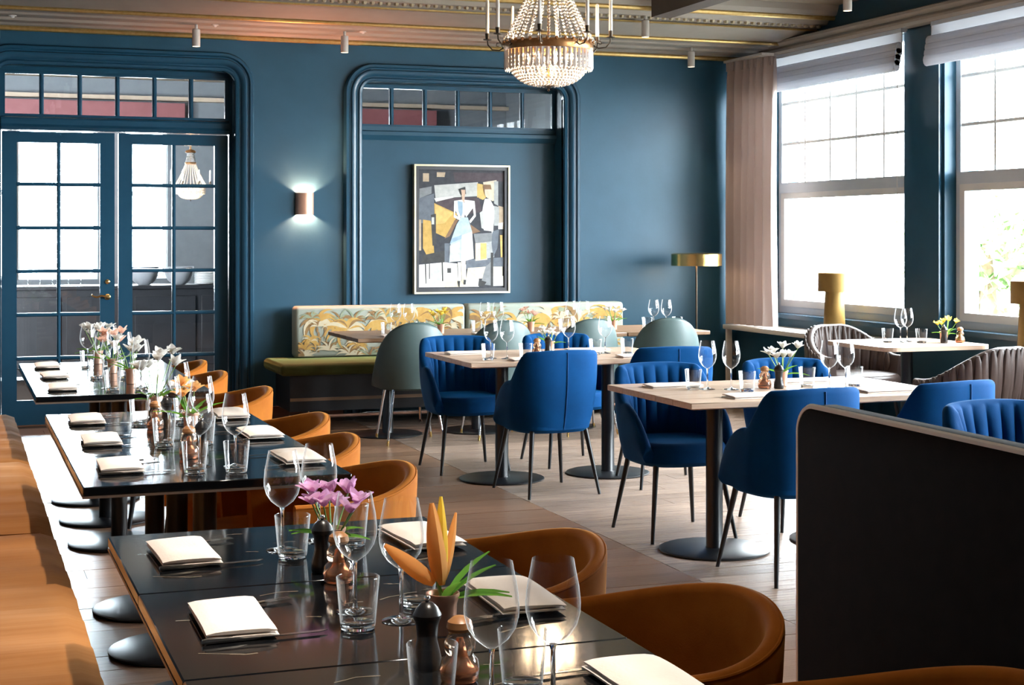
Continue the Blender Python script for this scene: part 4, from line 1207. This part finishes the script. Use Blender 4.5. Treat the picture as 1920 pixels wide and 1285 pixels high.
c2.scale = (.6, .6, .6)
part('chain', MB().tube([(0, 0, .95), (0, 0, (3.42 - 1.88) / .6)], .01, 8), 'antique_brass', c2)

# ------------------------------------------------------------------ table settings
def make_wine():
    t = thing('wine_glass', 'x', 'wine glass')
    part('bowl', MB().lathe([(.004, .098), (.012, .103), (.026, .114), (.037, .130), (.0425, .150), (.0430, .165), (.0405, .190), (.0355, .215), (.0325, .232)], 28, caps=(False, False)), 'glassware', t)
    part('stem', MB().lathe([(.006, .006), (.0042, .014), (.0038, .05), (.0040, .09), (.0065, .100)], 10), 'clear_glass', t)
    part('foot', MB().lathe([(.036, 0), (.037, .0015), (.030, .003), (.012, .006), (.006, .010)], 28), 'clear_glass', t)
    return Proto(t)
def make_tumbler():
    t = thing('tumbler', 'x', 'tumbler')
    part('wall', MB().lathe([(.0315, .004), (.033, .012), (.0405, .096)], 28, caps=(False, False)).lathe([(.0395, .096), (.0318, .014)], 28, caps=(False, False)).lathe([(.0405, .096), (.0400, .0972), (.0395, .096)], 28, caps=(False, False)), 'glassware', t)
    part('base', MB().lathe([(.029, 0), (.0315, .002), (.0325, .012), (.030, .0135)], 28), 'clear_glass', t)
    return Proto(t)
WINE, TUMB = make_wine(), make_tumbler()
def make_napkin():
    t = thing('napkin', 'x', 'napkin')
    m = MB()
    prof = []
    # folded in three: layered slab with a soft rolled edge on the left
    def slab(z0, z1, x0, x1, y0, y1, wob):
        n, k = 10, 8; rows = []
        for a in range(n + 1):
            v = a / n; y = y0 + (y1 - y0) * v; ring = []
            e = 1 - .55 * (2 * abs(v - .5)) ** 8
            hz = (z1 - z0) * e; zm = (z0 + z1) / 2
            pts = []
            for b in range(k + 1):
                u = b / k; f = 1 - .6 * (2 * abs(u - .5)) ** 6
                pts.append((x0 + (x1 - x0) * u, y, f * hz / 2, wob * math.sin(3 * u + 5 * v)))
            ring = [(p[0], p[1], z0 + .0004) for p in pts] + [(p[0], p[1], z0 + .0004 + 2 * p[2] + p[3]) for p in reversed(pts)]
            rows.append(ring)
        m.rings(rows)
    slab(0, .008, -.065, .064, -.135, .135, 0)
    slab(.0078, .0185, -.067, .061, -.132, .134, .0015)
    part('cloth', m, 'napkin', t)
    return Proto(t)
NAP = make_napkin()
def make_knife():
    t = thing('table_knife', 'x', 'knife')
    part('handle', MB().tube([(-.115, 0, .006), (-.105, 0, .006), (-.03, 0, .005), (-.01, 0, .005)], [.004, .0062, .0045, .0035], 8), 'steel', t)
    part('blade', MB().prism([(-.012, -.003), (.02, -.007), (.10, -.008), (.117, .002), (.11, .005), (-.012, .003)], 'z', .0042, .0056), 'steel', t)
    return Proto(t)
def make_fork():
    t = thing('table_fork', 'x', 'fork')
    part('handle', MB().tube([(-.10, 0, .005), (-.09, 0, .005), (-.02, 0, .004), (.04, 0, .006)], [.004, .0058, .0035, .003], 8), 'steel', t)
    part('head', MB().prism([(.04, -.003), (.05, -.011), (.065, -.011), (.065, .011), (.05, .011), (.04, .003)], 'z', .005, .0064), 'steel', t)
    for k in range(4): part('tine', MB().box(.065, .098, -.010 + .006 * k, -.008 + .006 * k, .005, .0064), 'steel', t)
    return Proto(t)
KNF, FRK = make_knife(), make_fork()
def make_cup(m_): 
    t = thing('bud_vase', 'x', 'vase')
    part('body', MB().lathe([(.022, 0), (.024, .002), (.026, .055), (.031, .072), (.031, .076), (.0285, .076), (.024, .056), (.0, .03)], 22), m_, t)
    return t
CUP = Proto(make_cup('copper_matt'))
def petal(m, base, d, L, w_, curl, mi=0):
    d = Vector(d).normalized()
    side = d.cross(Vector((0, 0, 1)))
    side = side.normalized() if side.length > 1e-3 else Vector((1, 0, 0))
    nrm = side.cross(d).normalized()
    base = Vector(base); rows = []
    for k in range(6):
        u = k / 5
        c = base + d * L * u + nrm * curl * L * u * u
        ww = w_ * math.sin(PI * (.12 + .86 * u)) ** .8
        rows.append([c - side * ww + nrm * ww * .35, c + nrm * (-.002), c + side * ww + nrm * ww * .35])
    m.rings(rows, closed_ring=False, caps=False, mi=mi)
def flower_sprig(name, label, loc, kind, h, seed, scale=1.0, group='flowers in the bud vases'):
    rnd = random.Random(seed)
    t = thing(name, label, 'flower', loc)
    pm = {'pink': 'petal_pink', 'white': 'petal_white', 'orange': 'petal_orange', 'yellow': 'petal_yellow', 'peach': 'petal_peach'}[kind]
    nst = {'orange': 3, 'pink': 9}.get(kind, 7)
    for k in range(nst):
        a = 2 * PI * k / nst + rnd.uniform(-.3, .3)
        lean = (.25 + .2 * rnd.random()) * h * (1 if k else .2)
        top = Vector((math.cos(a) * lean, math.sin(a) * lean, h * rnd.uniform(.72, 1.0)))
        stem = part('stem', MB().tube([(0, 0, .02), (top.x * .4, top.y * .4, top.z * .55), top], [.0025, .0022, .002], 6), 'stem', t)
        bl = MB()
        n_ = 6 if kind != 'white' else 8
        for q in range(n_):
            b = 2 * PI * q / n_ + rnd.uniform(-.2, .2)
            d = Vector((math.cos(b), math.sin(b), rnd.uniform(.35, .9))) + top.normalized() * .5
            petal(bl, top, d, scale * rnd.uniform(.026, .036), scale * .011, rnd.uniform(-.3, .25))
        part('blossom', bl, pm, t, sharp=0)
    for k in range(6):
        a = 2 * PI * k / 6 + rnd.uniform(-.4, .4)
        lf = MB(); petal(lf, (0, 0, .05), (math.cos(a), math.sin(a), rnd.uniform(.3, 1.4)), scale * rnd.uniform(.06, .10), .011, -.35)
        part('leaf', lf, 'leaf', t, sharp=0)
    return t
def lily(label, loc, rz):
    t = thing('lily', label, 'flower', loc, rz)
    # three long half-open buds, a stem and narrow leaves
    def bud(d, L, w_, z0, mi):
        d = Vector(d).normalized(); x = d.orthogonal().normalized(); y = d.cross(x); rs = []
        for k in range(9):
            u = k / 8; r = w_ * (math.sin(PI * (.10 + .85 * u ** .8)) ** .8)
            c = Vector((0, 0, z0)) + d * (.02 + L * u)
            rs.append([c + (x * math.cos(2 * PI * j / 9) + y * math.sin(2 * PI * j / 9)) * r * (1 + .12 * math.cos(3 * 2 * PI * j / 9)) for j in range(9)])
        part('petal', MB().rings(rs), mi, t)
    bud((-.80, .05, .62), .115, .016, .08, 'petal_orange')
    bud((-.12, .05, 1), .150, .018, .07, 'petal_orange')
    bud((-.02, .1, 1), .155, .012, .075, 'petal_yellow')
    bud((.18, .4, 1), .125, .009, .08, 'petal_orange')
    part('stem', MB().tube([(0, 0, .02), (0, .0, .06), (-.01, 0, .10)], .004, 7), 'stem', t)
    for d, L in (((.75, .1, .85), .11), ((.6, .3, 1.0), .12), ((1, -.1, .35), .12), ((1, .5, .3), .13), ((.3, -.5, .8), .07)):
        lf = MB(); petal(lf, (.004, 0, .06), d, L, .012, -.25); part('leaf', lf, 'leaf', t, sharp=0)
def make_mill(black):
    t = thing('pepper_mill' if black else 'salt_mill', 'x', 'mill')
    if black:
        part('body', MB().lathe([(.022, 0), (.024, .003), (.024, .02), (.017, .05), (.019, .075), (.022, .084)], 20), 'mill_black', t)
        part('head', MB().lathe([(.023, .0845), (.0245, .092), (.018, .104), (.010, .112), (0, .114)], 20), 'mill_black', t)
        part('knob', MB().sphere((0, 0, .1185), .006, 10, 7), 'chrome', t)
    else:
        part('body', MB().lathe([(.026, 0), (.031, .004), (.033, .02), (.030, .036), (.022, .045), (.026, .055), (.026, .066), (.019, .076), (.018, .082)], 20), 'amber_glass', t)
        part('cap', MB().lathe([(.019, .0825), (.022, .088), (.020, .098), (.010, .106), (0, .107)], 20), 'mill_wood', t)
        part('grinder', MB().lathe([(.0245, .002), (.0255, .012), (.012, .03), (.004, .07)], 14), 'copper', t)
    return Proto(t)
PEP, SAL = make_mill(True), make_mill(False)

ZT = .7503
def T(x, y): return (x, y, ZT)
posn = {'front': ['nearest', 'middle', 'farthest'], 'middle': ['nearest', 'middle', 'farthest'], 'rear': ['nearest', 'middle', 'farthest']}
def setting(x, y, side, where, cutlery=True, dr=0.0, nap=True):
    """napkin with a fork and knife under its long ends; side -1 faces +X from the banquette, +1 faces -X from the chairs"""
    a = R(dr) + (0 if side < 0 else PI)
    NAP.place((x, y, ZT + (.006 if cutlery else 0)), a, 'folded blush linen napkin, %s' % where, 'folded napkins')
    if cutlery:
        c_, s_ = math.cos(a), math.sin(a)
        def off(dx, dy): return (x + dx * c_ - dy * s_, y + dx * s_ + dy * c_, ZT)
        KNF.place(off(.04, -.128), a + R(4), 'steel knife half under the napkin, %s' % where, 'table knives')
        FRK.place(off(.045, .12), a + R(18), 'steel fork half under the napkin, %s' % where, 'table forks')
sv = 'banquette side'; sc_ = 'chair side'
for rn, ys in ROWS:
    for k, y in enumerate(ys):
        if not (rn == 'front' and k == 0):
            setting(.495, y + .02, -1, '%s setting, banquette side of %s black row' % (pos3[k], rn), cutlery=True, dr=random.uniform(-3, 3))
        if rn != 'rear' or k == 0:
            setting(1.055, y + .02, 1, '%s setting, chair side of %s black row' % (pos3[k], rn), cutlery=(rn != 'rear'), dr=random.uniform(-4, 4))
def W(x, y, lab): WINE.place(T(x, y), random.uniform(0, 6), lab, 'stemmed wine glasses')
def U(x, y, lab): TUMB.place(T(x, y), random.uniform(0, 6), lab, 'clear tumblers')
glass_layout = {
    'front': [((.72, 3.56), (.825, 3.64), (.725, 3.47), (.885, 3.56)), ((.735, 2.93), (.80, 2.83), (.708, 2.80), (.865, 2.94)), ((.775, 2.235), (.872, 2.225), (.70, 2.30), (.862, 2.335))],
}
for rn, ys in ROWS:
    for k, y in enumerate(ys):
        if rn == 'front':
            wa, wb, ta, tb = glass_layout['front'][2 - k]
        else:
            j = lambda: random.uniform(-.02, .02)
            wa, wb = (.72 + j(), y - .03 + j()), (.845 + j(), y - .06 + j())
            ta, tb = (.70 + j(), y - .15 + j()), (.83 + j(), y - .17 + j())
        loc_ = '%s place of the %s black row' % (pos3[k], rn)
        W(*wa, 'stemmed wine glass, left of the pair, %s' % loc_); W(*wb, 'stemmed wine glass, right of the pair, %s' % loc_)
        U(*ta, 'clear water tumbler, left of the pair, %s' % loc_); U(*tb, 'clear water tumbler, right of the pair, %s' % loc_)
def vase(x, y, lab): CUP.place(T(x, y), 0, lab, 'copper bud vases')
# front row
vase(.80, 3.40, 'copper bud vase holding pink flowers on the front black row')
flower_sprig('alstroemeria', 'pink lilac flowers in a copper vase on the front black row', T(.80, 3.40), 'pink', .15, 3, 1.25)
vase(.845, 2.71, 'copper bud vase holding the orange lily')
lily('orange lily buds with green leaves in a copper vase, front black row', T(.845, 2.71), R(-18))
PEP.place(T(.755, 3.30), 0, 'black pepper mill beside the pink flowers', 'black pepper mills')
SAL.place(T(.765, 3.19), 0, 'amber glass salt mill beside the pink flowers', 'salt mills')
PEP.place(T(.752, 2.50), 0, 'black pepper mill in front of the orange lily', 'black pepper mills')
SAL.place(T(.782, 2.415), 0, 'amber glass salt mill with wooden cap in front of the orange lily', 'salt mills')
# middle and rear rows
for x, y, kind, h, sd, lab in ((.78, 6.44, 'white', .22, 11, 'tall white flowers at the far end of the middle black row'), (.83, 5.80, 'orange', .15, 12, 'small orange flowers halfway along the middle black row'),
                               (.78, 9.12, 'white', .20, 14, 'white flowers on the rear black row nearest the doors'), (.80, 8.47, 'peach', .19, 15, 'peach flowers halfway along the rear black row'), (.83, 7.83, 'white', .20, 16, 'white flowers at the near end of the rear black row')):
    vase(x, y, 'copper vase under the ' + lab); flower_sprig('flower_sprig', lab, T(x, y), kind, h + .02, sd, 1.5)
for x, y, w_ in ((.77, 6.08, 'far half of the middle black row'), (.78, 5.26, 'near half of the middle black row')):
    PEP.place(T(x, y - .06), 0, 'black pepper mill, ' + w_, 'black pepper mills'); SAL.place(T(x - .05, y - .12), 0, 'amber glass salt mill, ' + w_, 'salt mills')
# far pale tables
for x, y, lab in ((3.02, 8.72, 'left half of the far pale table, left glass'), (3.10, 8.66, 'left half of the far pale table, right glass'), (3.60, 8.92, 'right half of the far pale table, left glass'), (3.82, 8.86, 'right half of the far pale table, right glass')):
    W(x, y, 'stemmed wine glass, ' + lab)
for x, y, lab in ((2.96, 8.60, 'left half of the far pale table, left tumbler'), (3.18, 8.56, 'left half of the far pale table, right tumbler'), (3.72, 8.78, 'right half of the far pale table, left tumbler'), (3.92, 8.75, 'right half of the far pale table, right tumbler')):
    U(x, y, 'clear tumbler, ' + lab)
for x, y, lab in ((3.0, 9.1, 'back left of the far pale table'), (3.2, 8.50, 'front left of the far pale table'), (3.8, 9.1, 'back right of the far pale table'), (3.9, 8.52, 'front right of the far pale table')):
    NAP.place(T(x, y), R(90), 'folded blush napkin, ' + lab, 'folded napkins')
PEP.place(T(3.44, 8.86), 0, 'black pepper mill on the far pale table', 'black pepper mills'); SAL.place(T(3.36, 8.84), 0, 'salt mill with wooden cap on the far pale table', 'salt mills')
vase(3.50, 8.98, 'copper bud vase on the far pale table'); flower_sprig('flower_sprig', 'white flowers on the far pale table', T(3.50, 8.98), 'white', .15, 21, 1.1)
# near pale tables
for x, y, lab in ((3.38, 6.61, 'left half of the near pale table, left glass'), (3.48, 6.56, 'left half of the near pale table, right glass'), (3.93, 6.42, 'right half of the near pale table, left glass'), (4.02, 6.42, 'right half of the near pale table, right glass')):
    W(x, y, 'stemmed wine glass, ' + lab)
for x, y, lab in ((3.31, 6.62, 'left half of the near pale table, left tumbler'), (3.50, 6.44, 'left half of the near pale table, right tumbler'), (3.88, 6.54, 'right half of the near pale table, left tumbler'), (4.12, 6.50, 'right half of the near pale table, right tumbler')):
    U(x, y, 'clear tumbler, ' + lab)
for x, y, lab in ((3.28, 6.78, 'back left of the near pale table'), (3.42, 6.22, 'front left of the near pale table'), (4.0, 6.78, 'back right of the near pale table'), (4.12, 6.24, 'front right of the near pale table')):
    NAP.place(T(x, y), R(90), 'folded blush napkin, ' + lab, 'folded napkins')
vase(3.80, 6.64, 'copper bud vase on the near pale table'); flower_sprig('flower_sprig', 'white and green flowers in the vase on the near pale table', T(3.80, 6.64), 'white', .19, 22, 1.3)
PEP.place(T(3.72, 6.53), 0, 'black pepper mill on the near pale table', 'black pepper mills'); SAL.place(T(3.66, 6.56), 0, 'amber glass salt mill on the near pale table', 'salt mills')
# bench tables
for k, x in enumerate((3.05, 3.75, 4.45, 5.15)):
    nm = ['leftmost', 'second', 'third', 'rightmost'][k]
    W(x + .03, 11.05, 'stemmed wine glass, left one on the %s bench table' % nm); W(x + .125, 11.02, 'stemmed wine glass, right one on the %s bench table' % nm)
    U(x - .06, 10.98, 'clear tumbler, left one on the %s bench table' % nm); U(x + .19, 10.96, 'clear tumbler, right one on the %s bench table' % nm)
    NAP.place(T(x + .0, 10.83), R(90), 'folded blush napkin on the near side of the %s bench table' % nm, 'folded napkins')
vase(3.44, 11.08, 'copper bud vase with yellow flowers on the bench tables'); flower_sprig('flower_sprig', 'yellow flowers on the bench tables', T(3.44, 11.08), 'yellow', .17, 31, 1.1)
vase(4.16, 11.08, 'copper bud vase with peach flowers on the bench tables'); flower_sprig('flower_sprig', 'peach flowers on the bench tables', T(4.16, 11.08), 'peach', .17, 32, 1.1)
vase(4.86, 11.1, 'copper bud vase with white flowers on the bench tables'); flower_sprig('flower_sprig', 'white flowers on the bench tables', T(4.86, 11.1), 'white', .17, 33, 1.1)
# window table
W(6.12, 9.08, 'stemmed wine glass, left one on the window table'); W(6.20, 9.12, 'stemmed wine glass, right one on the window table')
U(6.03, 9.10, 'clear tumbler, left one on the window table'); U(6.22, 8.98, 'clear tumbler, right one on the window table')
vase(6.40, 8.98, 'copper bud vase on the window table'); flower_sprig('flower_sprig', 'leafy yellow flowers on the window table', T(6.42, 8.98), 'yellow', .16, 34, 1.1)
SAL.place(T(6.49, 8.92), 0, 'salt mill on the window table', 'salt mills'); PEP.place(T(6.36, 8.92), 0, 'black pepper mill on the window table', 'black pepper mills')
# glasses on the sideboard in the adjoining room
for k, x in enumerate((.72, .84, .96, 1.12, 1.24)):
    WINE.place((x, 16.48 + .05 * (k % 2), .97), 0, 'wine glass on the dark sideboard behind the left door, %s' % ['leftmost', 'second from left', 'middle one', 'second from right', 'rightmost'][k], 'glasses on the sideboard')
